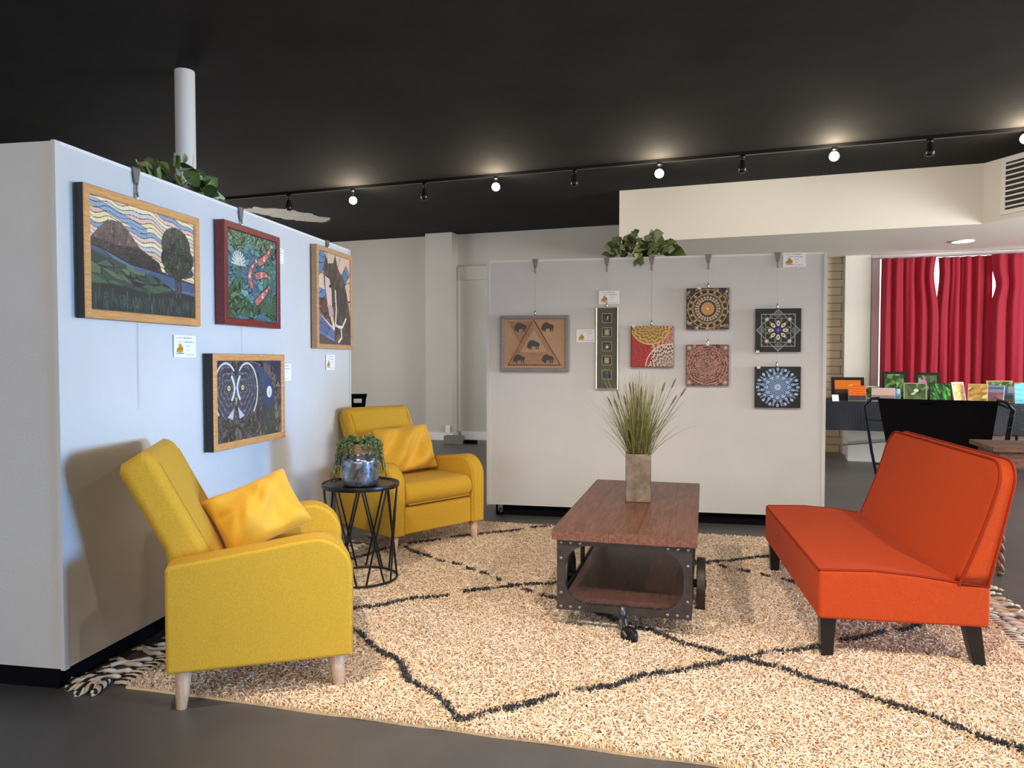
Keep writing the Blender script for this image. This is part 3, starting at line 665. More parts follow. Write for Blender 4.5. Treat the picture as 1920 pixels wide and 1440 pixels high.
for s, ze, hk, lb in ((.366, 1.51, [1.512], 'above the carved bison board'), (.892, 1.562, [1.562], 'above the tall narrow frame'), (1.212, 1.43, [1.43], 'above the red and gold canvas'),
                      (1.605, .965, [1.69, 1.292], 'holding the gold and the brown mandala canvases'), (2.072, 1.135, [1.537, 1.133], 'holding the two black mandala canvases')):
    hanger(QA, QR, 1.918, s, ze, hk, 'steel clip and wire hanger ' + lb)

# --- canvases on the middle panel
def canvas(s, z, w, h, pf, label, sticker=None, tilt=0.0):
    t = empty('canvas_painting', on_wall(QA, QR, s, z), QR, label, 'canvas painting'); t.rotation_euler = (0, tilt, QR)
    obj('canvas_edge', box(0, w, -.034, -.008, 0, h, .002), M['frameblack'], t, False)
    pf(w, h).build('picture', t, M['art'], -.0346)
    if sticker: obj('sticker', box(sticker[0], sticker[0] + .022, -.0368, -.0352, sticker[1], sticker[1] + .016, .001), M['trimwhite'], t, False)
def polar(p): 
    x = p.X - p.w / 2; y = p.Y - p.h / 2; return np.hypot(x, y) / (p.w / 2), np.arctan2(y, x)
def cmix(p, m, c): p.fill(m, c)
def pic_m1(w, h):
    p = Pic(w, h, 190, 190, (30, 20, 24)); r, a = polar(p)
    g, gd, wt, br = (206, 170, 92), (150, 112, 60), (212, 200, 176), (186, 120, 76)
    p.voro(r > .93, [(60, 44, 44), (120, 92, 70), (170, 150, 120), (36, 26, 30)], 90, .0012)
    p.fill((abs(r - .93) < .015), g)
    n = 16; c = np.cos(a * n)
    for k in range(n):
        t = 2 * PI * k / n; cx, cy = w / 2 * (1 + .83 * math.cos(t)), h / 2 * (1 + .83 * math.sin(t)); d = np.hypot(p.X - cx, p.Y - cy)
        p.fill(d < .0115, gd); p.fill(d < .0085, (70, 50, 40)); p.fill(d < .006, g); p.fill(d < .0025, (240, 220, 170))
    p.fill(abs(r - .73 - .012 * c) < .016, g); p.fill(abs(r - .68) < .008, wt)
    p.fill((r < .64) & (r > .34) & (np.sin(r * 58 + 1.5 * np.cos(a * 24)) + np.cos(a * 24) > .2), wt); p.fill((r < .62) & (r > .36) & (np.sin(r * 90) * np.cos(a * 36) > .5), g)
    p.fill(abs(r - .60 - .02 * np.abs(np.sin(a * 8))) < .014, (24, 18, 20)); p.fill(abs(r - .36) < .03, (22, 16, 18))
    p.fill(r < .32, br); p.fill((r < .31) & (np.sin(r * 90) * np.cos(a * 20) > .25), (224, 176, 120)); p.fill(r < .05, (250, 220, 150))
    p.fill(p.X < .004, (24, 16, 20)); return p
def pic_m2(w, h):
    p = Pic(w, h, 190, 190, (66, 36, 34)); r, a = polar(p); c1, c2, c3 = (164, 114, 94), (104, 62, 54), (190, 148, 126)
    p.voro(np.ones(r.shape, bool), [(104, 62, 56), (74, 40, 38), (130, 84, 72)], 260, .001, lc=(180, 130, 108))
    q = np.sin(r * 46 + 2 * np.cos(a * 8)) * np.cos(a * 16); p.fill((r < .92) & (q > .45), c1); p.fill((r < .92) & (q < -.6), (48, 24, 26))
    for rr, wd in ((.92, .012), (.80, .006), (.44, .012), (.40, .006)): p.fill(abs(r - rr) < wd, c3)
    for k in range(8):
        t = 2 * PI * k / 8; d = np.hypot(p.X - w / 2 * (1 + .24 * math.cos(t)), p.Y - h / 2 * (1 + .24 * math.sin(t))); p.fill(d < .013, c3); p.fill(d < .009, (60, 30, 30)); p.fill(d < .004, c3)
        d = np.hypot(p.X - w / 2 * (1 + .62 * math.cos(t + .39)), p.Y - h / 2 * (1 + .62 * math.sin(t + .39))); p.fill(abs(d - .018) < .003, c1); p.fill(d < .006, c3)
    for x in (.08, .92):
        for y in (.08, .92): d = np.hypot(p.X - x * w, p.Y - y * h); p.fill(d < .024, (120, 96, 92)); p.fill(d < .014, (170, 146, 136)); p.fill(d < .005, (228, 206, 190))
    return p
def pic_quad(w, h):
    p = Pic(w, h, 190, 190, (60, 26, 28)); X, Y = p.X / w, p.Y / h; rng = p.rng
    def fan(m, cx, cy, cl, dk, k):
        p.fill(m, dk); d = np.hypot(X - cx, Y - cy); a = np.arctan2(Y - cy, X - cx)
        q = np.sin(d * 62 + 1.8 * np.sin(a * k)) * np.cos(a * k * 2.0 + np.floor(d * 10)); p.fill(m & (q > -.12), cl)
    fan(np.ones(X.shape, bool), 1.0, .72, (216, 156, 140), (104, 40, 44), 14)
    fan(np.hypot(X - .92, Y - .0) < .56, .92, 0., (214, 190, 172), (60, 40, 40), 14)
    fan(np.hypot(X - .0, Y - .32) < .5, 0, .32, (186, 50, 48), (128, 24, 28), 18)
    m = np.hypot(X - .46, Y - 1.02) < .46; fan(m, .46, 1.02, (206, 168, 84), (104, 72, 36), 14)
    p.fill(abs(np.hypot(X - .46, Y - 1.02) - .46) < .014, (220, 180, 96)); p.fill((abs(np.hypot(X - .92, Y) - .56) < .012), (226, 206, 190))
    p.fill((X < .03) | (Y < .02), (110, 30, 34)); return p
def pic_m3(w, h):
    p = Pic(w, h, 200, 200, (10, 10, 12)); X, Y = (p.X / w - .5) * 2, (p.Y / h - .5) * 2; r, a = polar(p); s_ = (168, 170, 168)
    sq = np.maximum(abs(X), abs(Y)); dm = abs(X) + abs(Y)
    p.fill(abs(sq - .74) < .014, s_); p.fill(abs(dm - .96) < .02, s_); p.fill((sq < .72) & (sq > .56) & (np.sin(X * 30) * np.sin(Y * 30) > .6), (110, 112, 120)); p.fill(abs(sq - .55) < .012, s_)
    for t in range(4):
        cx, cy = .76 * math.cos(t * PI / 2), .76 * math.sin(t * PI / 2); d = np.hypot(X - cx, Y - cy)
        for rr in (.15, .10, .05): p.fill((abs(d - rr) < .012) & (dm < .95), (128, 130, 130))
        cx, cy = .5 * math.sqrt(2) * math.cos(t * PI / 2 + PI / 4), .5 * math.sqrt(2) * math.sin(t * PI / 2 + PI / 4); p.fill(np.hypot(X - cx, Y - cy) < .07, (214, 210, 190)); p.fill(abs(np.hypot(X - cx, Y - cy) - .1) < .015, (120, 116, 104))
    for n, ph, rr, wd, c in ((12, .26, .42, .055, (124, 118, 96)), (8, 0, .32, .075, (226, 220, 198))):
        for k in range(n):
            t = 2 * PI * k / n + ph; dx, dy = X - rr * math.cos(t), Y - rr * math.sin(t); ex = dx * math.cos(t) + dy * math.sin(t); ey = -dx * math.sin(t) + dy * math.cos(t)
            q = (ex / .13) ** 2 + (ey / wd) ** 2; p.fill(q < 1, c); p.fill((q < .15), (60, 56, 50))
    p.fill(r < .15, (40, 44, 120)); p.fill(r < .06, (120, 120, 190)); return p
def pic_m4(w, h):
    p = Pic(w, h, 200, 200, (10, 8, 10)); X, Y = (p.X / w - .5) * 2, (p.Y / h - .5) * 2; r, a = polar(p); q = np.cos(a * 22)
    p.fill(r < .62, (66, 104, 156)); p.fill((r < .62) & (np.sin(r * 52) * q > .25), (168, 194, 220)); p.fill((r < .6) & (np.sin(r * 52) * q < -.6), (20, 28, 44)); p.fill((r > .52) & (r < .9) & (np.cos(a * 22 + PI) > .55), (76, 110, 160))
    for n, ph, rr, s1, s2, c in ((16, .0, .88, .075, .055, (206, 220, 234)), (16, .196, .84, .11, .022, (150, 176, 210)), (16, .196, .68, .07, .06, (176, 198, 222)), (12, 0, .50, .07, .055, (206, 222, 238))):
        for k in range(n):
            t = 2 * PI * k / n + ph; dx, dy = X - rr * math.cos(t), Y - rr * math.sin(t); ex = dx * math.cos(t) + dy * math.sin(t); ey = -dx * math.sin(t) + dy * math.cos(t)
            d = (ex / s1) ** 2 + (ey / s2) ** 2; p.fill(d < 1, c)
            if s2 > .05: p.fill(d < .25, (48, 84, 140)); p.fill(d < .06, (200, 220, 240))
    p.fill((r < .14) & (np.cos(a * 16) > -.3), (214, 230, 240)); p.fill(r < .03, (40, 70, 120)); return p
canvas(1.066, 1.128, .298, .296, pic_quad, 'square canvas with red, gold, pink and cream lace quadrants', (.01, .288))
canvas(1.456, 1.396, .290, .290, pic_m1, 'square mandala canvas in gold and cream on black, topmost of its column', (.075, .282))
canvas(1.454, .999, .294, .290, pic_m2, 'square mandala canvas in reddish brown tones, below the gold one', (.138, .284))
canvas(1.925, 1.236, .300, .300, pic_m3, 'black canvas with silver star frame and white flower', (.004, -.006))
canvas(1.925, .848, .302, .286, pic_m4, 'black canvas with blue and white feather mandala, lowest on the partition', (.012, .272))

# --- bison board
t = empty('carved_wall_board', on_wall(QA, QR, .105, 1.094), QR, 'tan wall board in grey frame with carved wooden triangles and dark bison', 'wall art')
W_, H_ = .512, .414
frame_parts(t, W_, H_, .026, .028, M['framegrey'])
bd = obj('backing_board', box(.026, W_ - .026, -.020, -.012, .026, H_ - .026), M['tanboard'], t, False)
def tri(pts, y0, y1, m, nm):
    return obj(nm, prism(pts, y0, y1, .0015, 1), m, t, False)
tri([(.065, .372), (.236, .372), (.150, .215)], -.026, -.0201, M['carvewood'], 'small_triangle')
tri([(.262, .372), (.445, .372), (.354, .215)], -.026, -.0201, M['tanboard'], 'small_triangle')
tri([(.055, .046), (.455, .046), (.252, .384)], -.0262, -.0225, M['rustmetal'], 'triangle_edge')
tri([(.062, .050), (.448, .050), (.252, .376)], -.036, -.0262, M['carvewood'], 'large_triangle')
tri([(.150, .140), (.358, .140), (.252, .318)], -.041, -.0362, M['tanboard'], 'inner_triangle')
BIS = [(0, .3), (.04, .52), (.12, .66), (.2, .78), (.34, .86), (.5, .84), (.64, .74), (.86, .66), (.98, .56), (1.0, .34), (.97, .30), (.95, .42), (.92, .34), (.92, .06), (.86, .06), (.85, .3), (.78, .3), (.76, .06), (.70, .06), (.68, .34), (.5, .30), (.38, .30), (.36, .04), (.30, .04), (.28, .24), (.24, .06), (.18, .06), (.2, .26), (.14, .16), (.08, .14), (.04, .22)]
for x0, z0, sc, fl in ((.205, .160, .095, 1), (.100, .060, .088, 1), (.315, .060, .088, 1), (.105, .290, .095, 1), (.308, .290, .095, 1)):
    y = -.0445 if z0 == .160 else (-.039 if z0 < .1 else -.029)
    obj('bison_figure', prism([(x0 + a * sc, z0 + b * sc * .9) for a, b in BIS], y, y + .0024, 0), M['frameblack'] if z0 < .2 else M['rustmetal'], t, False)
for x0, z0 in ((.156, .146), (.348, .146), (.252, .306)): o = obj('peg', lathe([(.005, 0), (.004, .005), (.001, .006)], 10), M['frameoak'], t); o.location = (x0, -.0412, z0); o.rotation_euler = (PI / 2, 0, 0)

# --- tall narrow frame with five small pictures
t = empty('tall_picture_frame', on_wall(QA, QR, .815, .966), QR, 'tall narrow pale frame with olive mat and five small square pictures', 'framed picture'); t.rotation_euler = (0, 0.0, QR)
frame_parts(t, .160, .597, .008, .022, M['framesilver'])
obj('mat_board', box(.008, .152, -.022, -.012, .008, .589), M['greenmat'], t, False)
for k in range(5):
    z0 = .075 + k * .102; r_ = np.random.RandomState(k)
    mt_ = obj('bevel_mat', box(.045, .115, -.0245, -.0221, z0, z0 + .068), M['silvermat'], t, False)
    p = Pic(.064, .062, 36, 36, [(58, 56, 60), (70, 66, 56), (66, 58, 50), (58, 54, 48), (66, 62, 56)][k]); p.voro(np.ones(p.X.shape, bool), [(60, 58, 58), (82, 76, 66), (44, 42, 44)], 10, .001)
    if k in (1, 3): p.fill((abs(p.X - .032) < .016) & (abs(p.Y - .031) < .022), (156, 140, 106)); p.fill(p.ell(.032, .031, .006, .010), (196, 178, 136))
    elif k == 2: p.fill(p.ell(.032, .028, .018, .02), (110, 84, 66)); p.fill(p.ell(.034, .026, .008, .009), (226, 218, 200))
    elif k == 4: p.fill(p.ell(.038, .034, .004, .014), (200, 196, 190)); p.fill(p.ell(.030, .020, .008, .006), (110, 106, 100))
    else: p.voro(np.ones(p.X.shape, bool), [(48, 50, 62), (80, 82, 96), (60, 62, 74)], 26, .0008)
    p.build('picture', mt_, M['art'], -.0247, .048, z0 + .003)

# ------------------------------------------------------------------ foliage helpers
def tint(o, cols):
    me = o.data; a = me.color_attributes.new('tint', 'FLOAT_COLOR', 'POINT')
    a.data.foreach_set('color', np.asarray(cols, dtype=np.float32).ravel()); return o
def leaf_mesh(items, name, parent):
    """items: (pos, dir, up, length, width, colour)"""
    shp = [(0, .0, 0), (.12, .42, .02), (.35, .55, .0), (.62, .38, -.04), (1.0, 0, -.16), (.62, -.38, -.04), (.35, -.55, .0), (.12, -.42, .02), (.4, 0, .07)]
    fs = [(0, 1, 8), (1, 2, 8), (2, 3, 8), (3, 4, 8), (4, 5, 8), (5, 6, 8), (6, 7, 8), (7, 0, 8)]
    V = []; Fc = []; Cc = []
    for pos, d, up, L, W, c in items:
        d = Vector(d).normalized(); s = d.cross(Vector(up)).normalized(); n = s.cross(d); b = len(V)
        for i, (a, q, z) in enumerate(shp):
            V.append(Vector(pos) + d * a * L + s * q * W + n * z * L); k = 1.25 if i == 8 else random.uniform(.8, 1.05); Cc.append((c[0] * k, c[1] * k, c[2] * k, 1))
        Fc += [tuple(b + i for i in f) for f in fs]
    return tint(obj(name, (V, Fc), M['leaf'], parent, True, False), Cc)
def ivy(loc, rz, n, rx, ry, hz, label, lean=0, long_=False):
    t = empty('ivy_plant', loc, rz, label, 'plant'); it = []; st = bmesh.new()
    cols = [rgb(116, 136, 78), rgb(146, 160, 100), rgb(88, 112, 62), rgb(190, 196, 150), rgb(76, 98, 56)]
    for k in range(n):
        a = random.uniform(0, 2 * PI); e = random.random(); r = math.sqrt(random.random())
        x, y = math.cos(a) * r * rx, math.sin(a) * r * ry; z = .03 + hz * (1 - r * r) * (.35 + .65 * e)
        d = Vector((x / rx + random.uniform(-.5, .5), y / ry + random.uniform(-.5, .5) - .3, .25 + random.uniform(-.5, .4)))
        L = random.uniform(.055, .09); it.append(((x, y, z), d, (random.uniform(-.5, .5), -1, random.uniform(.1, .9)), L, L * 1.0, random.choice(cols)))
        if k % 3 == 0: add_tube(st, [(x * .1, y * .1, .03), (x * .6, y * .6, z * .8 + .01), (x, y, z)], .0018, 4)
    if long_:
        for x0 in (-.02, .01):
            add_tube(st, [(x0, -ry * .5, .03), (x0, -ry - .012, .03), (x0 + .01, -ry - .02, -.05)], .002, 4)
            for z in (.0, -.03, -.055): it.append(((x0 + random.uniform(-.02, .02), -ry - .02, z + .03), (random.uniform(-.4, .4), -.4, -1), (0, -1, .3), .05, .035, random.choice(cols)))
    leaf_mesh(it, 'foliage', t); obj('stems', st, M['greenstem'], t, True, False)
    obj('pot', lathe([(.05, 0), (.07, .07), (.066, .07), (.045, .01)], 20), M['rustmetal'], t)
    return t
M['greenstem'] = mat('green_stem', rgb(80, 84, 48), 0.7)
e = Vector((math.cos(QR), math.sin(QR), 0)); n_ = Vector((-e.y, e.x, 0))
pp = QA + e * 1.13 + n_ * .13; ivy((pp.x, pp.y, 1.921), QR, 130, .26, .12, .17, 'green ivy plant on top of the middle partition, one sprig hanging over the edge', long_=True)
e = Vector((math.cos(PR), math.sin(PR), 0)); n_ = Vector((-e.y, e.x, 0))
pp = PA + e * .98 + n_ * .20; ivy((pp.x, pp.y, 1.935), PR, 78, .29, .13, .17, 'green ivy plant on top of the left partition in front of the white post')

# ------------------------------------------------------------------ armchairs
def arc(cx, cz, r, a0, a1, n=8): return [(cx + r * math.cos(a), cz + r * math.sin(a)) for a in np.linspace(a0, a1, n)]
def armchair(label):
    t = empty('armchair', (0, 0, 0), 0, label, 'armchair', 'yellow upholstered armchairs')
    W = .74; aw = .105; D = .305; zb = .135
    prof = [(-D, zb), (-D, .492), (-D + .02, .500)] + [(.02, .540), (.14, .557)] + arc(.175, .43, .13, PI / 2 * .98, 0, 9) + [(.305, .36), (.302, zb)]
    for sg in (-1, 1):
        y0, y1 = (-W / 2, -W / 2 + aw) if sg < 0 else (W / 2 - aw, W / 2)
        a = obj('armrest', prism(prof, y0, y1, .014, 3), M['yellow'], t)
        for yy in (y0 + .012, y1 - .012):
            obj('seam', tube([(x, yy, z + .0) for x, z in [(q[0] + (.0005 if q[0] > .2 else 0), q[1] + .0005) for q in prof[2:]]], .0022, 5), M['yellowseam'], a)
    iy = W / 2 - aw - .002
    obj('seat_base', prism([(-D + .01, zb + .005), (-D + .01, .30), (.285, .30), (.292, .29), (.292, zb + .005)], -iy, iy, .01, 2), M['yellow'], t)
    sp = [(-.20, .305), (-.20, .425), (.0, .445), (.18, .445)] + arc(.245, .375, .07, PI / 2 * .9, -PI / 2 * .9, 9) + [(.24, .305)]
    bm = prism(sp, -iy + .003, iy - .003, .022, 4)
    obj('seat_cushion', bm, M['yellow'], t)
    obj('seat_piping', tube([(.300, -iy + .02, .318), (.300, iy - .02, .318)], .004, 6), M['yellowseam'], t)
    # reclined back slab
    ang = math.radians(27); th = .125
    def bk(u, v): # u along thickness (front positive), v up the slab
        return (-.135 + u * math.cos(ang) - v * math.sin(ang), .43 + v * math.cos(ang) + u * math.sin(ang))
    TP = .492; o2 = [(-.295, .36), bk(-th, .17), bk(-th, TP - .02), bk(-th + .02, TP + .004), bk(-.03, TP + .012), bk(0, TP - .008), bk(0, .0), (-.135, .36)]
    bky = iy - .003
    b = obj('backrest', prism(o2, -bky, bky, .034, 4), M['yellow'], t)
    for yy in (-bky + .037, bky - .037):
        obj('seam', tube([(p[0] + .001, yy, p[1] + .001) for p in [bk(.0, .06), bk(.0, TP - .05)]], .0025, 5), M['yellowseam'], b)
    for x, y in ((-.255, -.315), (-.255, .315), (.25, -.315), (.25, .315)):
        bm = bmesh.new(); add_tube(bm, [(x, y, zb + .02), (x - (.008 if x < 0 else -.008), y * 1.02, .0)], [.031, .017], 14)
        obj('leg', bm, M['lightwood'], t)
    return t
def pillow(name, w, h, th, seed, m, n=34, creases=()):
    r = random.Random(seed); V = []; Fc = []
    ph = [(r.uniform(4, 14), r.uniform(-9, 9), r.uniform(0, 6)) for _ in range(5)]
    for side in (1, -1):
        for j in range(n + 1):
            for i in range(n + 1):
                a, b = -1 + 2 * i / n, -1 + 2 * j / n
                k = max(0, (1 - abs(a) ** 3.6)) ** .6 * max(0, (1 - abs(b) ** 3.6)) ** .6
                pin = 1 - .07 * (1 - abs(a) ** 2) * abs(b) ** 3; pin2 = 1 - .07 * (1 - abs(b) ** 2) * abs(a) ** 3; kk = 1
                wr = sum(math.sin(a * f * .5 + b * g * .5 + p) for f, g, p in ph) * .010
                fold = 0
                for (cx, cy, dx, dy, wd, dp) in creases:
                    t_ = (a - cx) * dx + (b - cy) * dy; q = abs((a - cx) * -dy + (b - cy) * dx); fold -= dp * math.exp(-(q / wd) ** 2) * math.exp(-(t_ / .45) ** 2)
                V.append((a * w / 2 * pin2, side * (k * (th / 2 + wr + fold) + .002), b * h / 2 * pin))
    m1 = (n + 1) * (n + 1)
    for s_ in (0, 1):
        for j in range(n):
            for i in range(n):
                q = [s_ * m1 + j * (n + 1) + i, s_ * m1 + j * (n + 1) + i + 1, s_ * m1 + (j + 1) * (n + 1) + i + 1, s_ * m1 + (j + 1) * (n + 1) + i]
                Fc.append(tuple(q if s_ else q[::-1]))
    bm = bmesh.new(); vs = [bm.verts.new(v) for v in V]
    for f in Fc: bm.faces.new([vs[i] for i in f])
    edge = [i for i in range(m1) if (i % (n + 1) in (0, n)) or (i // (n + 1) in (0, n))]
    bmesh.ops.weld_verts(bm, targetmap={vs[i + m1]: vs[i] for i in edge})
    return obj(name, bm, m, None, True, False)
CH1 = armchair('yellow armchair nearest the camera, seen from its side, in front of the left partition')
CH1.location = (-.9587, 2.877, 0); CH1.rotation_euler = (0, 0, math.radians(16.5))
CH2 = copy_tree(CH1); CH2['label'] = 'yellow armchair facing forward, between the small black side table and the grey wall'
CH2.location = (-.655, 4.80, 0); CH2.rotation_euler = (0, 0, math.radians(-45))
CR = [(-.5, -.1, .3, .9, .10, .018), (.1, .25, .55, .83, .12, .022), (.35, .1, .2, .98, .10, .016), (-.75, .2, .9, -.3, .1, .012), (.0, .6, .1, 1, .12, .02)]
def place_pillow(o, loc, rz, lean, roll):
    o.matrix_world = Matrix.Translation(loc) @ Matrix.Rotation(math.radians(rz), 4, 'Z') @ Matrix.Rotation(math.radians(lean), 4, 'X') @ Matrix.Rotation(math.radians(roll), 4, 'Y')
p1 = pillow('throw_pillow', .345, .26, .14, 4, M['velvet'], creases=CR); place_pillow(p1, (-1.0, 2.92, .585), 24, -34, -22)
tag(p1, 'crumpled yellow velvet pillow leaning in the armchair nearest the camera', 'pillow')
p2 = pillow('throw_pillow', .45, .31, .13, 9, M['velvet'], creases=CR[1:3])
f2 = Vector((math.cos(math.radians(-45)), math.sin(math.radians(-45)), 0)); l2 = Vector((-f2.y, f2.x, 0))
c2p = CH2.location + f2 * -.075 + l2 * .02; place_pillow(p2, (c2p.x, c2p.y, .60), 45, -21, -2)
tag(p2, 'yellow velvet pillow leaning in the armchair behind the side table', 'pillow')

# ------------------------------------------------------------------ orange settee
t = empty('settee', (1.605, 3.461, 0), math.radians(169.9), 'orange upholstered armless settee with black legs at right on the rug', 'settee')
L2 = .655; D2 = .305
sp = [(-D2, .175), (-D2, .330), (-.18, .345), (-.05, .362), (.10, .372), (D2 - .012, .366), (D2, .352), (D2, .175)]
obj('seat', prism(sp, -L2, L2, .014, 3), M['orange'], t)
# top piping around the seat
pp_ = [(-D2 + .004, L2 - .004, .331), (-.18, L2 - .004, .345), (-.05, L2 - .005, .361), (.10, L2 - .006, .371), (D2 - .016, L2 - .006, .366), (D2 - .004, L2 - .018, .362), (D2 - .004, -L2 + .018, .362), (D2 - .016, -L2 + .006, .366), (.10, -L2 + .006, .371), (-.05, -L2 + .005, .361), (-.18, -L2 + .004, .345)]
obj('seat_piping', tube(pp_, .005, 6), M['orangeseam'], t)
def backf(u, v):  # u: 0 front .. 1 rear ; v: 0 bottom .. 1 top
    fx = -.185 - .155 * v - .012 * math.sin(v * PI); rx = -.300 - .095 * v
    return fx + (rx - fx) * u, .330 + .468 * v
NV = 12; NC = 6
def outline(u):  # closed loop in (y,v) with rounded top corners
    pts = []
    rc = .10
    pts.append((-L2, 0))
    for k in range(1, 7): pts.append((-L2, k / 7 * (1 - rc * 2)))
    for a in np.linspace(PI, PI / 2, 8): pts.append((-L2 + rc + rc * math.cos(a), 1 - rc * 2 + rc * 2 * math.sin(a)))
    for k in range(1, 10): pts.append((-L2 + rc + (2 * L2 - 2 * rc) * k / 10, 1 + .0))
    for a in np.linspace(PI / 2, 0, 8): pts.append((L2 - rc + rc * math.cos(a), 1 - rc * 2 + rc * 2 * math.sin(a)))
    for k in range(6, 0, -1): pts.append((L2, k / 7 * (1 - rc * 2)))
    pts.append((L2, 0))
    return pts
bm = bmesh.new(); rings = []
ol = outline(0)
for u, ins in ((.0, .035), (.0, .018), (.05, .006), (.14, .0), (.5, 0), (.86, 0), (.95, .006), (1., .018), (1., .035)):
    ring = []
    for y, v in ol:
        yy = y * (1 - ins / L2 * 1.0); vv = max(v - ins * 1.6 * (1 if v > .5 else 0), 0 if v > 0 else 0)
        x, z = backf(u, vv); 
        if u == 0 and ins > .03: x += .006
        ring.append(bm.verts.new((x, yy, z)))
    rings.append(ring)
for i in range(len(rings) - 1):
    for k in range(len(ol)): bm.faces.new((rings[i][k], rings[i][(k + 1) % len(ol)], rings[i + 1][(k + 1) % len(ol)], rings[i + 1][k]))
bm.faces.new(rings[0][::-1]); bm.faces.new(rings[-1])
bmesh.ops.recalc_face_normals(bm, faces=bm.faces)
bk_ = obj('backrest', bm, M['orange'], t)
for u in (.06, .95):
    path = []
    for y, v in ol:
        x, z = backf(u, v); path.append((x, y * 1.0, z))
    path = [(a, b * (1.0 + .001), c + .002) for a, b, c in path]
    obj('piping', tube(path, .0055, 6), M['orangeseam'], bk_)
for x, y, lx in ((.262, .60, .0), (.262, -.60, .0), (-.255, .60, -.035), (-.255, -.60, -.035)):
    bm = bmesh.new(); a = .030; b = .021
    vs = [bm.verts.new((x + sx * a, y + sy * a, .18)) for sx, sy in ((-1, -1), (1, -1), (1, 1), (-1, 1))] + [bm.verts.new((x + lx + sx * b, y + sy * b, .0)) for sx, sy in ((-1, -1), (1, -1), (1, 1), (-1, 1))]
    bm.faces.new(vs[:4]); bm.faces.new(vs[4:][::-1])
    for k in range(4): bm.faces.new((vs[k], vs[k + 4], vs[4 + (k + 1) % 4], vs[(k + 1) % 4]))
    bmesh.ops.recalc_face_normals(bm, faces=bm.faces); bevel(bm, .003, 1)
    obj('leg', bm, M['darkleg'], t, False)

# ------------------------------------------------------------------ coffee table (local y = length away from camera)
CTX = (.641, 3.796); t = empty('coffee_table', (*CTX, 0), math.radians(-14.5), 'industrial dark wood cart coffee table with riveted iron frame and wheels', 'coffee table')
W2 = .305; LT = .70; FT = .285; FL = .675; Z0 = .10; Z1 = .405
bm = bmesh.new(); n = 5
for k in range(n):
    x0 = -W2 + k * 2 * W2 / n; add_box(bm, x0 + .0004, x0 + 2 * W2 / n - .0004, -LT, LT, Z1 + .002, .45)
bevel(bm, .0012, 1); obj('tabletop', bm, M['tablewood'], t, False)
sh = obj('lower_shelf', box(-FT + .03, FT - .03, -FL + .02, FL - .02, Z0 + .03, Z0 + .05, .001), M['shelfwood'], t, False)
def endframe(y):
    bm = bmesh.new(); th = .006
    o_ = [(-FT, Z0), (FT, Z0), (FT, Z1), (-FT, Z1)]
    def q(cx, cz, a0): return [(cx + .075 * math.cos(a), cz + .075 * math.sin(a)) for a in np.linspace(a0, a0 + PI / 2, 5)]
    x = FT - .034; zl = Z0 + .030; zh = Z1 - .022
    c = .10
    # concave gussets: inner boundary cut across the corners
    def gus(cx, cz, sx, sz): # corner point -> curve between (cx+sx*c, cz) and (cx, cz+sz*c)
        return [(cx + sx * c * (1 - math.sin(a)), cz + sz * c * (1 - math.cos(a))) for a in np.linspace(0, PI / 2, 6)]
    g1 = gus(-x, zl, 1, 1); g2 = gus(x, zl, -1, 1); g3 = gus(x, zh, -1, -1); g4 = gus(-x, zh, 1, -1)
    inner = g1[::-1] + g2 + g3[::-1] + g4
    # order so it runs counter-clockwise from lower left
    inner = g1[::-1][::1]; inner = [g for g in g1[::-1]]
    loop = list(reversed(g1)); loop = g1[::-1]
    def side(pts, y_): return [bm.verts.new((a, y_, b)) for a, b in pts]
    bars = [([(-FT, Z0), (FT, Z0), (FT, zl), (-FT, zl)]), ([(-FT, zh), (FT, zh), (FT, Z1), (-FT, Z1)]), ([(-FT, zl), (-x, zl), (-x, zh), (-FT, zh)]), ([(x, zl), (FT, zl), (FT, zh), (x, zh)])]
    for g, (cx, cz) in ((g1, (-x, zl)), (g2, (x, zl)), (g3, (x, zh)), (g4, (-x, zh))): bars.append([(cx, cz)] + g)
    for pts in bars:
        A = side(pts, y - th); B = side(pts, y + th); m_ = len(pts)
        bm.faces.new(A); bm.faces.new(B[::-1])
        for i in range(m_): bm.faces.new((A[i], B[i], B[(i + 1) % m_], A[(i + 1) % m_]))
    # flange along the corners
    for sx in (-1, 1):
        add_box(bm, sx * FT - (.004 if sx > 0 else -.0), sx * FT + (.0 if sx > 0 else .004), min(y, y - math.copysign(.04, y)), max(y, y - math.copysign(.04, y)), Z0, Z1)
    bmesh.ops.recalc_face_normals(bm, faces=bm.faces)
    f = obj('end_frame', bm, M['rustmetal'], t, False)
    sg = -1 if y < 0 else 1
    for rx, rz in [(-FT + .018, Z0 + .015), (-FT + .06, Z0 + .015), (-FT + .10, Z0 + .015), (-FT + .018, Z0 + .075), (FT - .018, Z0 + .015), (FT - .06, Z0 + .015), (FT - .10, Z0 + .015), (FT - .018, Z0 + .075),
                   (-FT + .018, Z1 - .012), (-FT + .06, Z1 - .012), (-FT + .10, Z1 - .012), (-FT + .018, Z1 - .08), (FT - .018, Z1 - .012), (FT - .06, Z1 - .012), (FT - .10, Z1 - .012), (FT - .018, Z1 - .08)]:
        b = lathe([(.0085, 0), (.0072, .0045), (.003, .006)], 10); b.transform(Matrix.Rotation(PI / 2 * -sg, 4, 'X')); rv_ = obj('rivet', b, M['rivet'], f); rv_.location = (rx, y + sg * (th + .0003), rz)
endframe(-FL); endframe(FL)
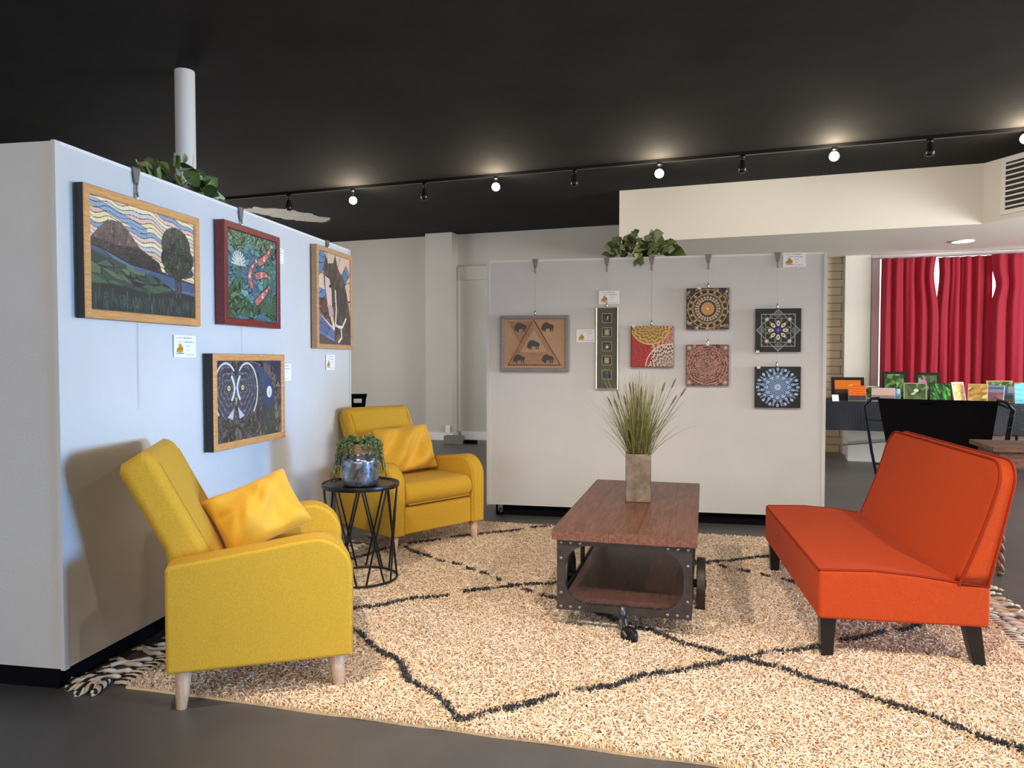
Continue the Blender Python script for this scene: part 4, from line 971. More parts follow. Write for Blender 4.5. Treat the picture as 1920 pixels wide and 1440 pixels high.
for sx in (-1, 1):
    xs = sx * (FT - .004)
    bm = bmesh.new()
    add_box(bm, xs - .004, xs + .004, -FL, FL, Z1 - .035, Z1); add_box(bm, xs - .004, xs + .004, -FL, FL, Z0, Z0 + .035)
    add_box(bm, xs - .004, xs + .004, -.05, .05, Z0, Z1)
    for y in (-FL, FL): s_ = 1 if y < 0 else -1; add_box(bm, xs - .004, xs + .004, min(y, y + s_ * .05), max(y, y + s_ * .05), Z0, Z1)
    obj('side_rail', bm, M['rustmetal'], t, False)
    # big wheel
    wy = -.22; R0 = .122
    bm = bmesh.new(); wx = sx * (FT + .034)
    prof = [(R0 - .018, -.020), (R0 - .002, -.020), (R0, -.015), (R0, .015), (R0 - .002, .020), (R0 - .018, .020)]
    rim = lathe(prof + [prof[0]], 40, False); rim.transform(Matrix.Translation((wx, wy, R0)) @ Matrix.Rotation(PI / 2, 4, 'Y'))
    wo = obj('wheel', rim, M['rustmetal'], t)
    bm = bmesh.new()
    for k in range(6):
        a = k * PI / 3 + .3; add_tube(bm, [(wx, wy + .02 * math.cos(a), R0 + .02 * math.sin(a)), (wx, wy + (R0 - .015) * math.cos(a), R0 + (R0 - .015) * math.sin(a))], [.011, .008], 8)
    obj('spoke', bm, M['rustmetal'], wo)
    obj('hub', tube([(wx - sx * .045, wy, R0), (wx + sx * .024, wy, R0)], [.020, .020], 14), M['rustmetal'], wo)
M['caster'] = mat('caster_metal', rgb(86, 84, 88), .35, metal=.7)
# casters front and back
for y, sg in ((-FL - .012, -1), (FL - .02, 1)):
    c = obj('caster', tube([(0, y, Z0 + .04), (0, y, .105), (0, y, .092)], [.013, .013, .018], 12), M['caster'], t)
    wc = Vector((.034, y + sg * .066, .0385)); ax = Vector((math.cos(math.radians(62)), math.sin(math.radians(62)), 0))
    bm = bmesh.new()
    for q in (-1, 1):
        o3 = ax * .019 * q; add_tube(bm, [Vector((0, y, .098)) + o3 * .3, Vector((.002, y + sg * .012, .080)) + o3 * .8, Vector((.012, y + sg * .034, .056)) + o3, wc + o3], [.012, .011, .009, .008], 8)
    obj('caster_fork', bm, M['caster'], c)
    wl = lathe([(.010, -.011), (.027, -.012), (.032, -.013), (.038, -.009), (.038, .009), (.032, .013), (.027, .012), (.010, .011)], 28); wl.transform(Matrix.Translation(wc) @ Matrix.Rotation(math.radians(62), 4, 'Z') @ Matrix.Rotation(PI / 2, 4, 'Y'))
    obj('caster_wheel', wl, M['blackmetal'], c)

# vase with grass
VZ = .4505
t = empty('grass_vase', (.655, 3.862, VZ), math.radians(-8), 'square grey stone vase standing on the coffee table', 'vase')
bm = bmesh.new(); a = .064; hh = .247
rings = []
for aa, z in ((a - .004, 0), (a, .004), (a, hh - .004), (a - .004, hh), (a - .010, hh), (a - .012, hh - .004), (a - .012, hh - .05)):
    ring = []
    for k in range(4):
        for q in (0, .5, 1):
            an = PI / 2 * k + PI / 4 + (q - .5) * PI / 2; cx, cy = (aa - .006) * (1, -1, -1, 1)[k], (aa - .006) * (1, 1, -1, -1)[k]
            ring.append(bm.verts.new((cx + .006 * math.cos(an), cy + .006 * math.sin(an), z)))
    rings.append(ring)
for i in range(len(rings) - 1):
    for k in range(12): bm.faces.new((rings[i][k], rings[i][(k + 1) % 12], rings[i + 1][(k + 1) % 12], rings[i + 1][k]))
bm.faces.new(rings[0][::-1]); bm.faces.new(rings[-1])
obj('vase_body', bm, M['stone'], t, False)
g = empty('ornamental_grass', (.655, 3.862, VZ), 0, 'bunch of tall green ornamental grass with brown seed heads in the stone vase', 'plant')
V = []; Fc = []; Cc = []; rnd = random.Random(11); heads_ = []
gcol = [rgb(104, 100, 48), rgb(126, 120, 64), rgb(82, 82, 40), rgb(150, 138, 88), rgb(112, 112, 62)]
for k in range(620):
    az = rnd.uniform(0, 2 * PI); th = abs(rnd.gauss(0, .42)) ; th = min(th, .95) * (1.0)
    Lh = rnd.uniform(.26, .50); bx, by = rnd.uniform(-.035, .035), rnd.uniform(-.035, .035); droop = rnd.uniform(.1, .55)
    pts = []; p = Vector((bx, by, .18)); tt = th * .65
    for s_ in range(7):
        pts.append(p.copy()); d = Vector((math.cos(az) * math.sin(tt), math.sin(az) * math.sin(tt), math.cos(tt))); p = p + d * Lh / 6; tt += droop * th * .25
    wd = rnd.uniform(.0014, .0028); sd = Vector((-math.sin(az), math.cos(az), 0)); ra = rnd.uniform(0, PI); sd = (sd * math.cos(ra) + Vector((math.cos(az), math.sin(az), 0)) * math.sin(ra)); c = rnd.choice(gcol); b = len(V)
    for i, q in enumerate(pts):
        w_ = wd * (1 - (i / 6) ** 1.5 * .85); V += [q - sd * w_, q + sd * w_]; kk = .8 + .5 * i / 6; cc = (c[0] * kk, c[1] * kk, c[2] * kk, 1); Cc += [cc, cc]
    Fc += [(b + 2 * i, b + 2 * i + 1, b + 2 * i + 3, b + 2 * i + 2) for i in range(6)]
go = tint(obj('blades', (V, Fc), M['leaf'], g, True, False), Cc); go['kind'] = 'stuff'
M['seed'] = mat('seed_head', rgb(104, 76, 58), .9, bump=.8, bscale=300)
for k in range(14):
    th = [.02, -.08, -.12, .3, .42, .55, -.3, -.22, .1, -.38, .5, -.02, .2, -.45, .36, .62, -.16, .26][k]; L_ = [.40, .42, .42, .44, .48, .46, .40, .36, .38, .36, .40, .34, .36, .38, .54, .50, .32, .32][k]; yy = rnd.uniform(-.12, .02)
    d = Vector((math.sin(th), yy, math.cos(th))); p0 = Vector((0, 0, .2)); a_ = p0 + d * (L_ - .06); b_ = p0 + d * L_
    sd_ = obj('seed_head', tube([a_, a_.lerp(b_, .25), a_.lerp(b_, .7), b_], [.0018, .0045, .004, .001], 7), M['seed'], g)
    obj('stalk', tube([p0, a_], .0014, 4), M['greenstem'], sd_)

# ------------------------------------------------------------------ side table + jar
t = empty('side_table', (-.80, 3.93, 0), 0, 'small round black metal side table with crossing rods between the armchairs', 'side table')
RT = .200
obj('tabletop', lathe([(.002, .516), (RT - .004, .516), (RT, .512), (RT + .003, .516), (RT + .003, .532), (RT, .535), (RT - .003, .532), (RT - .005, .524), (.002, .524)], 56), M['blackmetal'], t)
obj('base_ring', tube([((RT - .012) * math.cos(a), (RT - .012) * math.sin(a), .030) for a in np.linspace(0, 2 * PI, 49)[:-1]], .006, 8, True), M['blackmetal'], t)
for k in range(8):
    for sg in (-1, 1):
        a0 = 2 * PI * k / 8 + .2; a1 = a0 + sg * .66; rr = RT - .010; a0 += sg * .03
        obj('rod', tube([(rr * math.cos(a0), rr * math.sin(a0), .517), ((RT - .012) * math.cos(a1), (RT - .012) * math.sin(a1), .030)], .0052, 8), M['blackmetal'], t)
jx, jy = -.797, 3.90
t = empty('glass_jar', (jx, jy, .525), 0, 'silver mottled glass jar with rope-wrapped neck on the side table', 'jar')
obj('jar_body', lathe([(.01, 0), (.082, 0), (.092, .008), (.096, .03), (.096, .125), (.092, .145), (.075, .160), (.062, .168), (.060, .215), (.064, .220), (.058, .220), (.056, .17), (.01, .165)], 40), M['mercury'], t)
bm = bmesh.new()
for k in range(6): add_tube(bm, [(.064 * math.cos(a), .064 * math.sin(a), .172 + k * .0085) for a in np.linspace(0, 2 * PI, 33)[:-1]], .0045, 6, closed=True)
obj('rope', bm, M['rope'], t)
g = empty('trailing_plant', (jx, jy, .525), 0, 'trailing green succulent strands spilling from the glass jar', 'plant')
it = []; st = bmesh.new(); rnd = random.Random(5)
tc_ = [rgb(96, 124, 76), rgb(120, 146, 96), rgb(74, 102, 62), rgb(140, 158, 104), rgb(150, 146, 74)]
for k in range(74):
    a = rnd.choice([rnd.uniform(PI * .75, PI * 1.25), rnd.uniform(-.7, .6), rnd.uniform(0, 2 * PI)]); front = math.sin(a) < -.5
    ln = rnd.uniform(.03, .07) if (front or k % 3 == 0) else rnd.uniform(.08, .24)
    r1 = rnd.uniform(.085, .112); pts = [(.02 * math.cos(a), .02 * math.sin(a), .215), (.05 * math.cos(a), .05 * math.sin(a), .245 + rnd.uniform(0, .02)), (r1 * math.cos(a), r1 * math.sin(a), .225)]
    for j in range(1, 5): pts.append(((r1 + .006 * j * (1 if ln > .1 else .3)) * math.cos(a + .04 * j), (r1 + .006 * j) * math.sin(a + .04 * j), .225 - ln * j / 4))
    if r1 * 1 < .1: pts = [(x * 1.03, y * 1.03, z) for x, y, z in pts]
    pts = [(x, y, max(z, .012)) for x, y, z in pts]
    add_tube(st, pts, .0014, 4)
    for i in range(len(pts) - 1):
        A_, B_ = Vector(pts[i]), Vector(pts[i + 1]); m_ = max(2, int((B_ - A_).length / .006))
        for q in range(m_):
            p_ = A_.lerp(B_, q / m_); d = Vector((rnd.uniform(-1, 1), rnd.uniform(-1, 1), rnd.uniform(-.6, .8))); d += Vector((p_.x, p_.y, 0)) * 8
            L_ = rnd.uniform(.012, .020); it.append((p_, d, (0, 0, 1) if abs(d.normalized().z) < .9 else (1, 0, 0), L_, L_ * .45, tc_[4] if (p_.z < .08 and rnd.random() < .6) else rnd.choice(tc_[:4])))
leaf_mesh(it, 'foliage', g); obj('stems', st, M['greenstem'], g, True, False)

# ------------------------------------------------------------------ rug
RO = Vector((-1.40, 2.60, 0)); RE = math.atan2(-.255, .967)
rug = empty('shag_rug', RO, RE, 'cream shag rug with black diamond lines and tasselled ends under the seating', 'rug')
RL, RWd, B0 = 3.24, 2.96, .05
obj('rug_backing', blob([(0, B0), (RL, B0), (RL, RWd), (0, RWd)], .0005, .010, .004, 40), M['rugbase'], rug, False)
LINES = [[(1.26, 0.09), (1.45, 0.28), (1.78, 0.56), (2.15, 0.84), (2.46, 1.06), (2.95, 1.44), (3.2, 1.62)],
 [(1.83, 1.01), (1.99, 0.91), (2.15, 0.84), (2.45, 0.68), (2.66, 0.55), (2.79, 0.43), (2.93, 0.35), (3.2, .17)],
 [(1.26, 0.09), (0.98, 0.34), (0.86, 0.47), (0.56, 0.73), (0.31, 0.88)],
 [(0.31, 0.88), (0.42, 0.98), (0.59, 1.13), (0.84, 1.35), (1.05, 1.51), (1.24, 1.62), (1.6, 1.9), (1.97, 2.2)],
 [(0.15, 2.14), (0.51, 1.88), (0.79, 1.74), (1.05, 1.51), (1.3, 1.37), (1.83, 1.01)],
 [(-0.0, 1.75), (0.15, 2.14), (0.41, 2.44), (0.73, 2.71), (0.95, 2.92)],
 [(1.97, 2.18), (2.36, 2.46), (2.9, 2.85)], [(1.3, 2.6), (1.97, 2.22), (2.06, 2.19), (2.32, 2.03), (2.46, 1.96), (2.71, 1.74), (3.2, 1.45)], [(.0, .62), (.31, .88)]]
rg = np.random.RandomState(21)
NT = 140000
tx = rg.uniform(.0, RL, NT); ty = B0 + (RWd - B0) * rg.uniform(0, 1, NT) ** 1.12
D = np.full(NT, 9.); phase = np.zeros(NT)
wx_ = tx + .010 * np.sin(ty * 23) ; wy_ = ty + .010 * np.sin(tx * 27)
for ln in LINES:
    for (x1, y1), (x2, y2) in zip(ln[:-1], ln[1:]):
        dx, dy = x2 - x1, y2 - y1; q = np.clip(((wx_ - x1) * dx + (wy_ - y1) * dy) / (dx * dx + dy * dy), 0, 1); D = np.minimum(D, np.hypot(wx_ - x1 - q * dx, wy_ - y1 - q * dy))
blackm = (D < .0050 + .0045 * np.sin(tx * 61 + ty * 53)) & (np.sin(tx * 13 + ty * 17) + .4 * np.sin(tx * 41 - ty * 29) < 1.05)
ex, ey = [], []
for ln in LINES:
    for (x1, y1), (x2, y2) in zip(ln[:-1], ln[1:]):
        m_ = int(math.hypot(x2 - x1, y2 - y1) * 400); q = rg.uniform(0, 1, m_); th_ = .0036 * rg.randn(m_); L_ = math.hypot(x2 - x1, y2 - y1)
        xx = x1 + (x2 - x1) * q; yy = y1 + (y2 - y1) * q; ex.append(xx - .010 * np.sin(yy * 23) - (y2 - y1) / L_ * th_); ey.append(yy - .010 * np.sin(xx * 27) + (x2 - x1) / L_ * th_)
ex = np.concatenate(ex); ey = np.concatenate(ey)
keep = (np.sin(ex * 13 + ey * 17) + .4 * np.sin(ex * 41 - ey * 29) < .95) & (ex > .02) & (ex < RL - .02) & (ey > B0 + .02) & (ey < RWd - .02); ex, ey = ex[keep], ey[keep]
tx = np.concatenate([tx, ex]); ty = np.concatenate([ty, ey]); blackm = np.concatenate([blackm, np.ones(len(ex), bool)]); NT = len(tx)
ang = rg.uniform(0, 2 * PI, NT) + .8 * np.sin(tx * 7.1 + 1.3 * np.sin(ty * 9)) + 1.7 * np.cos(ty * 11.3 + tx * 4) - .5
Ln = rg.uniform(.024, .056, NT); Ln[blackm] *= .42; edge_ = np.minimum.reduce([tx, RL - tx, ty - B0, RWd - ty]); Ln = np.minimum(Ln, edge_ * 1.2 + .010); Wd = rg.uniform(.0016, .0032, NT); hgt = rg.uniform(.008, .016, NT); hgt[blackm] += .009
curl = rg.uniform(-2.2, 2.2, NT)
NS = 4; V = np.zeros((NT, (NS + 1) * 2, 3)); px_ = tx.copy(); py_ = ty.copy()
for i in range(NS + 1):
    f = i / NS; an = ang + curl * f
    if i: px_ = px_ + np.cos(an) * Ln / NS; py_ = py_ + np.sin(an) * Ln / NS
    z = .009 + hgt * np.sin(f * PI * .82 + .12) * 1.05
    ww = Wd * (1 - .55 * f) * (1.0 if i else .7); sx_, sy_ = -np.sin(an) * ww, np.cos(an) * ww
    V[:, 2 * i] = np.stack([px_ + sx_, py_ + sy_, z], 1); V[:, 2 * i + 1] = np.stack([px_ - sx_, py_ - sy_, z - .001 + rg.uniform(-.003, .003, NT)], 1)
base = (np.arange(NT) * (NS + 1) * 2)[:, None, None]; quad = np.array([[2 * i, 2 * i + 1, 2 * i + 3, 2 * i + 2] for i in range(NS)])[None]
Fq = (base + quad).reshape(-1, 4)
me = bpy.data.meshes.new('pile'); me.vertices.add(V.shape[0] * V.shape[1]); me.vertices.foreach_set('co', V.astype(np.float32).ravel())
me.loops.add(Fq.size); me.loops.foreach_set('vertex_index', Fq.ravel().astype(np.int32)); me.polygons.add(len(Fq)); me.polygons.foreach_set('loop_start', np.arange(0, Fq.size, 4, dtype=np.int32))
me.polygons.foreach_set('use_smooth', np.ones(len(Fq), bool)); me.update()
c1 = np.array(rgb(252, 234, 212)); c2_ = np.array(rgb(238, 204, 160)); kk = rg.uniform(0, 1, (NT, 1)) ** .8; cc = c1 * kk + c2_ * (1 - kk); cc[blackm] = (.012, .012, .014)
cc = np.repeat(np.concatenate([cc, np.ones((NT, 1))], 1)[:, None, :], (NS + 1) * 2, 1)
a = me.color_attributes.new('tint', 'FLOAT_COLOR', 'POINT'); a.data.foreach_set('color', cc.astype(np.float32).ravel())
me.materials.append(M['rug']); po = bpy.data.objects.new('pile', me); COL.objects.link(po); po.parent = rug; po['kind'] = 'stuff'
# fringe: woven striped band with knotted tassels on both ends
for side in (0, 1):
    x0 = -.001 if side == 0 else RL + .001; sg = -1 if side == 0 else 1
    bm = bmesh.new(); bb = bmesh.new(); y = B0 + .02; k = 0
    while y < RWd - .02:
        tgt = bb if k % 2 else bm
        ex_ = rg.uniform(.060, .085); add_tube(tgt, [(x0, y, .008), (x0 + sg * ex_ * .5, y + rg.uniform(-.004, .004), .012), (x0 + sg * ex_, y + rg.uniform(-.006, .006), .006)], .0068 if tgt is bm else .0048, 6); y += .0145; k += 1
    band = obj('fringe_band', bm, M['cord'], rug, True, False); obj('band_stripe', bb, M['cordblack'], band, True, False)
    y = B0 + .05; k = 0
    while y < RWd - .02 and k < 60:
        bm = bmesh.new(); L_ = rg.uniform(.09, .15); bx = x0 + sg * .07; a_ = rg.uniform(-.6, .6)
        path = [(bx + sg * L_ * f * math.cos(a_ * f), y + L_ * f * math.sin(a_ * f * 1.2), .010 + .004 * math.sin(f * 9)) for f in np.linspace(0, 1, 8)]
        add_tube(bm, path, [.008 + .0028 * (i % 2) for i in range(7)] + [.009], 7)
        for q in range(4): e_ = Vector(path[-1]); add_tube(bm, [e_, e_ + Vector((sg * rg.uniform(.015, .035), rg.uniform(-.02, .02), -.004))], .0028, 5)
        obj('tassel', bm, M['cord'], rug, True, False); y += .055; k += 1
# braided black and white corner tassels
for (dx, dy, L_) in ((-.10, -.02, .14), (-.06, -.055, .13), (-.015, -.07, .12), (.02, -.065, .10), (-.13, .02, .12)):
    bm = bmesh.new(); bb = bmesh.new(); s_ = Vector((-.09, .06, .012)); e_ = s_ + Vector((dx, dy, 0)).normalized() * L_
    for ph in range(3):
        pts = []; d = (e_ - s_).normalized(); n1 = d.cross(Vector((0, 0, 1)))
        for i in range(25):
            f = i / 24; a_ = f * 16 + ph * 2 * PI / 3; pts.append(s_.lerp(e_, f) + n1 * .008 * math.cos(a_) + Vector((0, 0, .006 * math.sin(a_))))
        add_tube(bb if ph == 0 else bm, pts, .006, 6)
    br = obj('corner_tassel', bm, M['cord'], rug, True, False); obj('black_strand', bb, M['cordblack'], br, True, False)

# ------------------------------------------------------------------ background right: curtains, display table, pictures
def curtain(u0, u1, seed, label, folds=6, gap=None):
    r = random.Random(seed); n = 110; m_ = 34; V = []; Fc = []; w_ = u1 - u0
    ph = r.uniform(0, 6); am = [r.uniform(.7, 1.2) for _ in range(20)]
    for j in range(m_ + 1):
        z = 2.405 - (2.405 - .30) * j / m_; f = j / m_
        for i in range(n + 1):
            s_ = i / n; A_ = .030 + .016 * f
            k = s_ * folds * 2 * PI + ph + .5 * math.sin(f * 2.5 + s_ * 5)
            off = A_ * math.sin(k) * am[int(s_ * folds) % 20] + .010 * math.sin(k * 2.3 + f * 3)
            uu = u0 + w_ * s_
            if gap:  # edge pulled away from the neighbour near the top
                e_, gz0, gz1, gw = gap; g_ = gw * math.exp(-((z - gz0) / gz1) ** 2); uu += (-g_ * s_ ** 3 if e_ == 'r' else g_ * (1 - s_) ** 3)
            uu += .010 * math.sin(k + 1.2)
            V.append((uu, off, z))
    for j in range(m_):
        for i in range(n): a = j * (n + 1) + i; Fc.append((a, a + 1, a + n + 2, a + n + 1))
    o = obj('curtain', (V, Fc), M['curtain'], None, True, False); o.location = R(0, V1 - .10 - .10 * (seed % 2), 0); o.rotation_euler = (0, 0, RA)
    md = o.modifiers.new('thick', 'SOLIDIFY'); md.thickness = .003
    return tag(o, label, 'curtain', 'red curtains over the back window')
curtain(1.215, 1.835, 1, 'red window curtain at the left end of the back window', 5, ('r', 2.2, .30, .060))
curtain(1.815, 2.40, 2, 'red window curtain, second from the left, between the two light gaps', 5, ('l', 2.2, .28, .035))
curtain(2.375, 3.05, 3, 'red window curtain cut by the right photo edge', 4, ('l', 2.05, .14, .05))
curtain(3.07, 3.7, 4, 'red window curtain beyond the right photo edge', 5)
curtain(3.72, 4.5, 5, 'red window curtain beyond the right photo edge, second', 5); curtain(4.52, 5.3, 6, 'red window curtain at the right end of the back window', 5)
rod = obj('curtain_rod', tube([(1.12, 0, 2.418), (5.45, 0, 2.418)], .008, 8), M['steel'], None); rod.location = R(0, V1 - .12, 0); rod.rotation_euler = (0, 0, RA)
tag(rod, 'thin metal rod the red curtains hang from', 'curtain rod')
# display table with dark cloth
t = empty('display_table', R(.30, 8.40, 0), RA, 'long table under a dark cloth in front of the red curtains', 'table')
obj('tabletop', box(0, 4.2, .01, .74, .70, .742, .004), M['black'], t, False)
for x in (.15, 2.1, 4.05):
    for y in (.08, .66): obj('leg', tube([(x, y, 0), (x, y, .70)], .015, 8), M['blackmetal'], t)
tc2 = empty('tablecloth', R(.30, 8.40, 0), RA, 'dark charcoal cloth draped over the long display table', 'tablecloth')
bm = bmesh.new(); add_box(bm, -.01, 4.21, -.012, .76, .7425, .748)
n = 160
for k in range(n):
    x0, x1 = -.01 + 4.22 * k / n, -.01 + 4.22 * (k + 1) / n; f = lambda x: -.012 - .006 - .007 * math.sin(x * 9) - .004 * math.sin(x * 23)
    a = bm.verts.new((x0, -.012, .746)); b = bm.verts.new((x1, -.012, .746)); c = bm.verts.new((x1, f(x1), .455)); d = bm.verts.new((x0, f(x0), .455)); bm.faces.new((a, b, c, d))
    a = bm.verts.new((x0, -.0, .746)); b = bm.verts.new((x1, -.0, .746)); c = bm.verts.new((x1, f(x1) + .004, .455)); d = bm.verts.new((x0, f(x0) + .004, .455)); bm.faces.new((d, c, b, a))
add_box(bm, -.014, -.008, -.012, .76, .455, .748)
bmesh.ops.remove_doubles(bm, verts=bm.verts, dist=.0003)
obj('cloth', bm, M['tablecloth'], tc2, False)

def photo(kind, w, h, seed):
    p = Pic(w, h, 44, 36, (200, 200, 200)); X, Y = p.X / w, p.Y / h; p.rng = np.random.RandomState(seed); al = np.ones(X.shape, bool)
    if kind == 'sunset':
        p.C[:] = (np.array((255, 150, 20)) * (1 - Y[..., None]) + np.array((232, 112, 30)) * Y[..., None]) / 255.; p.fill(p.ell(.62 * w, .62 * h, .10 * w, .12 * h), (255, 214, 60)); p.fill(Y < .45, (84, 56, 46)); p.fill(Y < .2, (26, 20, 20))
    elif kind == 'orange':
        p.C[:] = np.array((250, 120, 24)) / 255.; p.fill(np.sin(Y * 40 + X * 3) > .6, (210, 70, 20)); p.fill(Y < .35, (80, 68, 64))
    elif kind == 'pink':
        p.C[:] = np.array((226, 178, 162)) / 255.; p.fill(Y < .45, (150, 132, 132)); p.fill(Y < .25, (120, 108, 108)); p.fill(Y > .8, (206, 184, 182))
    elif kind == 'green':
        p.voro(al, [(60, 96, 44), (96, 132, 66), (40, 64, 34), (130, 160, 96)], 60, .0, 1, 2, .8, .3)
    elif kind == 'grass':
        p.voro(al, [(50, 110, 40), (80, 150, 60), (30, 70, 30), (20, 40, 30)], 90, .0, 2.4, .7, .5, .3)
    elif kind == 'lily':
        p.voro(al, [(110, 126, 70), (86, 104, 56), (60, 76, 48)], 16, .0, jit=.25); p.fill(p.ell(.55 * w, .6 * h, .12 * w, .1 * h), (230, 232, 224)); p.fill(p.ell(.42 * w, .42 * h, .14 * w, .07 * h, .5), (206, 212, 196))
    elif kind == 'pinkflower':
        p.voro(al, [(150, 170, 120), (80, 100, 60), (60, 76, 50)], 26, .0); p.fill(p.ell(.3 * w, .6 * h, .16 * w, .22 * h), (226, 110, 190)); p.fill(Y < .3, (60, 70, 44))
    elif kind == 'gold':
        p.voro(al, [(214, 164, 80), (190, 146, 84), (226, 190, 120)], 24, .0, 1, 2.4, .4, .2)
    elif kind == 'mauve':
        p.C[:] = np.array((150, 156, 190)) / 255.; p.voro(Y < .6, [(140, 96, 104), (168, 120, 116), (120, 90, 110)], 14, 0, 1, 3, -.5); p.fill((Y > .78) & (Y < .86), (84, 96, 150))
    elif kind == 'cyan':
        p.C[:] = np.array((126, 214, 232)) / 255.; p.fill(np.sin(Y * 24 + X * 2) > .8, (150, 228, 240)); p.fill(Y < .2, (110, 198, 224))
    elif kind == 'snow':
        p.C[:] = np.array((74, 130, 196)) / 255.; p.fill(Y < .5 + .1 * np.sin(X * 7), (200, 214, 230)); p.fill(Y < .22, (150, 176, 210)); p.fill((Y > .7) & (np.sin(X * 11 + Y * 9) > .3), (226, 232, 240))
    elif kind == 'sea':
        p.C[:] = np.array((96, 150, 196)) / 255.; p.fill(Y < .45, (80, 120, 130)); p.fill(Y < .2, (150, 130, 96)); p.fill((Y > .6) & (np.sin(X * 9) > .2), (190, 210, 226))
    return p
PH = [ # u, v, w, h, yaw, lean, frame material, border, kind, label
 (.76, 8.78, .33, .25, 5, -12, 'frameblack', .035, 'sunset', 'black framed print of an orange sunset, leftmost on the display table'),
 (.985, 9.0, .22, .15, 0, -14, 'trimwhite', .018, 'green', 'small white framed green garden print behind the sunset pair'),
 (.83, 8.55, .17, .165, 4, -12, 'trimwhite', .002, 'orange', 'small unframed orange sunset print in the front row at left'),
 (1.075, 8.56, .22, .145, 0, -12, 'trimwhite', .003, 'pink', 'pale pink seascape print in the front row'),
 (1.19, 8.60, .10, .135, 0, -12, 'trimwhite', .003, 'sea', 'small pale blue print right of the pink seascape'),
 (1.235, 8.98, .25, .31, 0, -10, 'frameblack', .032, 'green', 'tall black framed leafy print in the back row against the left curtain'),
 (1.375, 8.60, .215, .20, -3, -12, 'framesilver', .013, 'lily', 'gold framed print of white flower on green, front row'),
 (1.555, 8.98, .24, .30, 0, -10, 'frameblack', .032, 'pinkflower', 'tall black framed print of a pink flower in the back row'),
 (1.605, 8.60, .20, .20, 3, -12, 'frameblack', .008, 'grass', 'thin black framed bright green foliage print, front row'),
 (1.795, 8.66, .16, .21, 38, -12, 'trimwhite', .012, 'gold', 'white framed print turned sideways right of the green foliage print'),
 (1.93, 8.60, .17, .20, -14, -18, 'trimwhite', .005, 'gold', 'tan and gold print leaning in the front row'),
 (2.07, 8.62, .17, .19, -22, -20, 'trimwhite', .004, 'mauve', 'mauve and blue landscape print leaning in the front row'),
 (2.19, 8.74, .17, .17, -14, -16, 'trimwhite', .004, 'sea', 'blue seashore print half hidden behind the mauve print'),
 (2.23, 9.02, .24, .22, 0, -12, 'frametan', .014, 'green', 'tan framed garden print in the back row at right'),
 (2.335, 8.58, .175, .20, -4, -14, 'trimwhite', .003, 'cyan', 'bright cyan print in the front row'),
 (2.47, 9.0, .22, .20, 0, -12, 'trimwhite', .003, 'green', 'small green print in the back row behind the blue snow print'),
 (2.535, 8.60, .20, .21, 2, -14, 'frameblack', .006, 'snow', 'blue snowy landscape print in the front row by the photo edge'),
 (2.70, 9.02, .22, .22, 0, -12, 'trimwhite', .003, 'snow', 'blue and white print in the back row cut by the photo edge')]
for i, (u, v, w_, h_, yaw, lean, fm, bw, kd, lb) in enumerate(PH):
    t = empty('photo_print', R(u, v - .02, .7495), RA, lb, 'photo print', 'photo prints on the display table'); t.rotation_euler = (math.radians(lean), 0, RA + math.radians(yaw))
    obj('mount_board', box(-w_ / 2, w_ / 2, 0, .012, 0.003, h_, .001), M[fm], t, False)
    photo(kd, w_ - 2 * bw, h_ - 2 * bw, i).build('picture', t, M['artgloss'], -.0008, -w_ / 2 + bw, bw + .003)
    obj('easel_back', box(-.02, .02, .012, .018, .004, h_ * .8, 0, M=Matrix.Rotation(math.radians(0), 4, 'X')), M['black'], t, False)
t = obj('name_tag', box(-.035, .035, 0, .004, 0, .07), M['trimwhite'], None, False); t.location = R(.62, 8.50, .7485); t.rotation_euler = (math.radians(-15), 0, RA + .4); tag(t, 'small blank white tag at the left end of the display table', 'card')
# white riser box and pipe under the table
o = obj('white_box', box(-.42, .42, -.14, .14, 0, .36, .006), M['trimwhite'], None, False); o.location = R(1.25, 9.65, 0); o.rotation_euler = (0, 0, RA); tag(o, 'low white box on the floor under the display table', 'box')
o = obj('wall_pipe', tube([(-.5, -.02, .20), (-.48, -.02, .20), (.30, -.04, .30)], .012, 8), M['steel'], None); o.location = R(1.25, 9.42, 0); o.rotation_euler = (0, 0, RA); tag(o, 'thin grey sloping rod in front of the low white box', 'rod')

# ------------------------------------------------------------------ print rack (black canvas on a tubular frame)
RAA, RBB = Vector((2.46, 5.12, 0)), Vector((3.10, 4.72, 0)); rr_ = math.atan2(RBB.y - RAA.y, RBB.x - RAA.x); Lr = (RBB - RAA).length
t = empty('print_rack', RAA, rr_, 'black canvas print rack on a tubular metal stand behind the orange settee', 'rack')
bm = prism([(.06, .925), (Lr - .02, .925), (Lr - .08, .35), (.16, .35)], -.008, .004, .002, 1)
bm2 = bmesh.new()
# front sheet leaning a little, with a handle slot
hx = Lr * .46
for pts in ([(.06, .925), (Lr - .02, .925), (Lr - .022, .905), (.064, .905)], [(.064, .905), (hx - .045, .905), (hx - .045, .885), (.068, .885)], [(hx + .045, .905), (Lr - .022, .905), (Lr - .024, .885), (hx + .045, .885)], [(.068, .885), (Lr - .024, .885), (Lr - .09, .36), (.16, .36)]):
    A = [bm2.verts.new((a, -.12 + (b - .36) * -.05, b)) for a, b in pts]; B = [bm2.verts.new((a, -.112 + (b - .36) * -.05, b)) for a, b in pts]; m_ = len(pts)
    bm2.faces.new(A); bm2.faces.new(B[::-1])
    for i in range(m_): bm2.faces.new((A[i], B[i], B[(i + 1) % m_], A[(i + 1) % m_]))
bmesh.ops.recalc_face_normals(bm2, faces=bm2.faces); bm.free()
obj('canvas_front', bm2, M['black'], t, False)
obj('canvas_rear', prism([(.08, .90), (Lr - .04, .90), (Lr - .09, .36), (.16, .36)], .18, .19), M['black'], t, False)
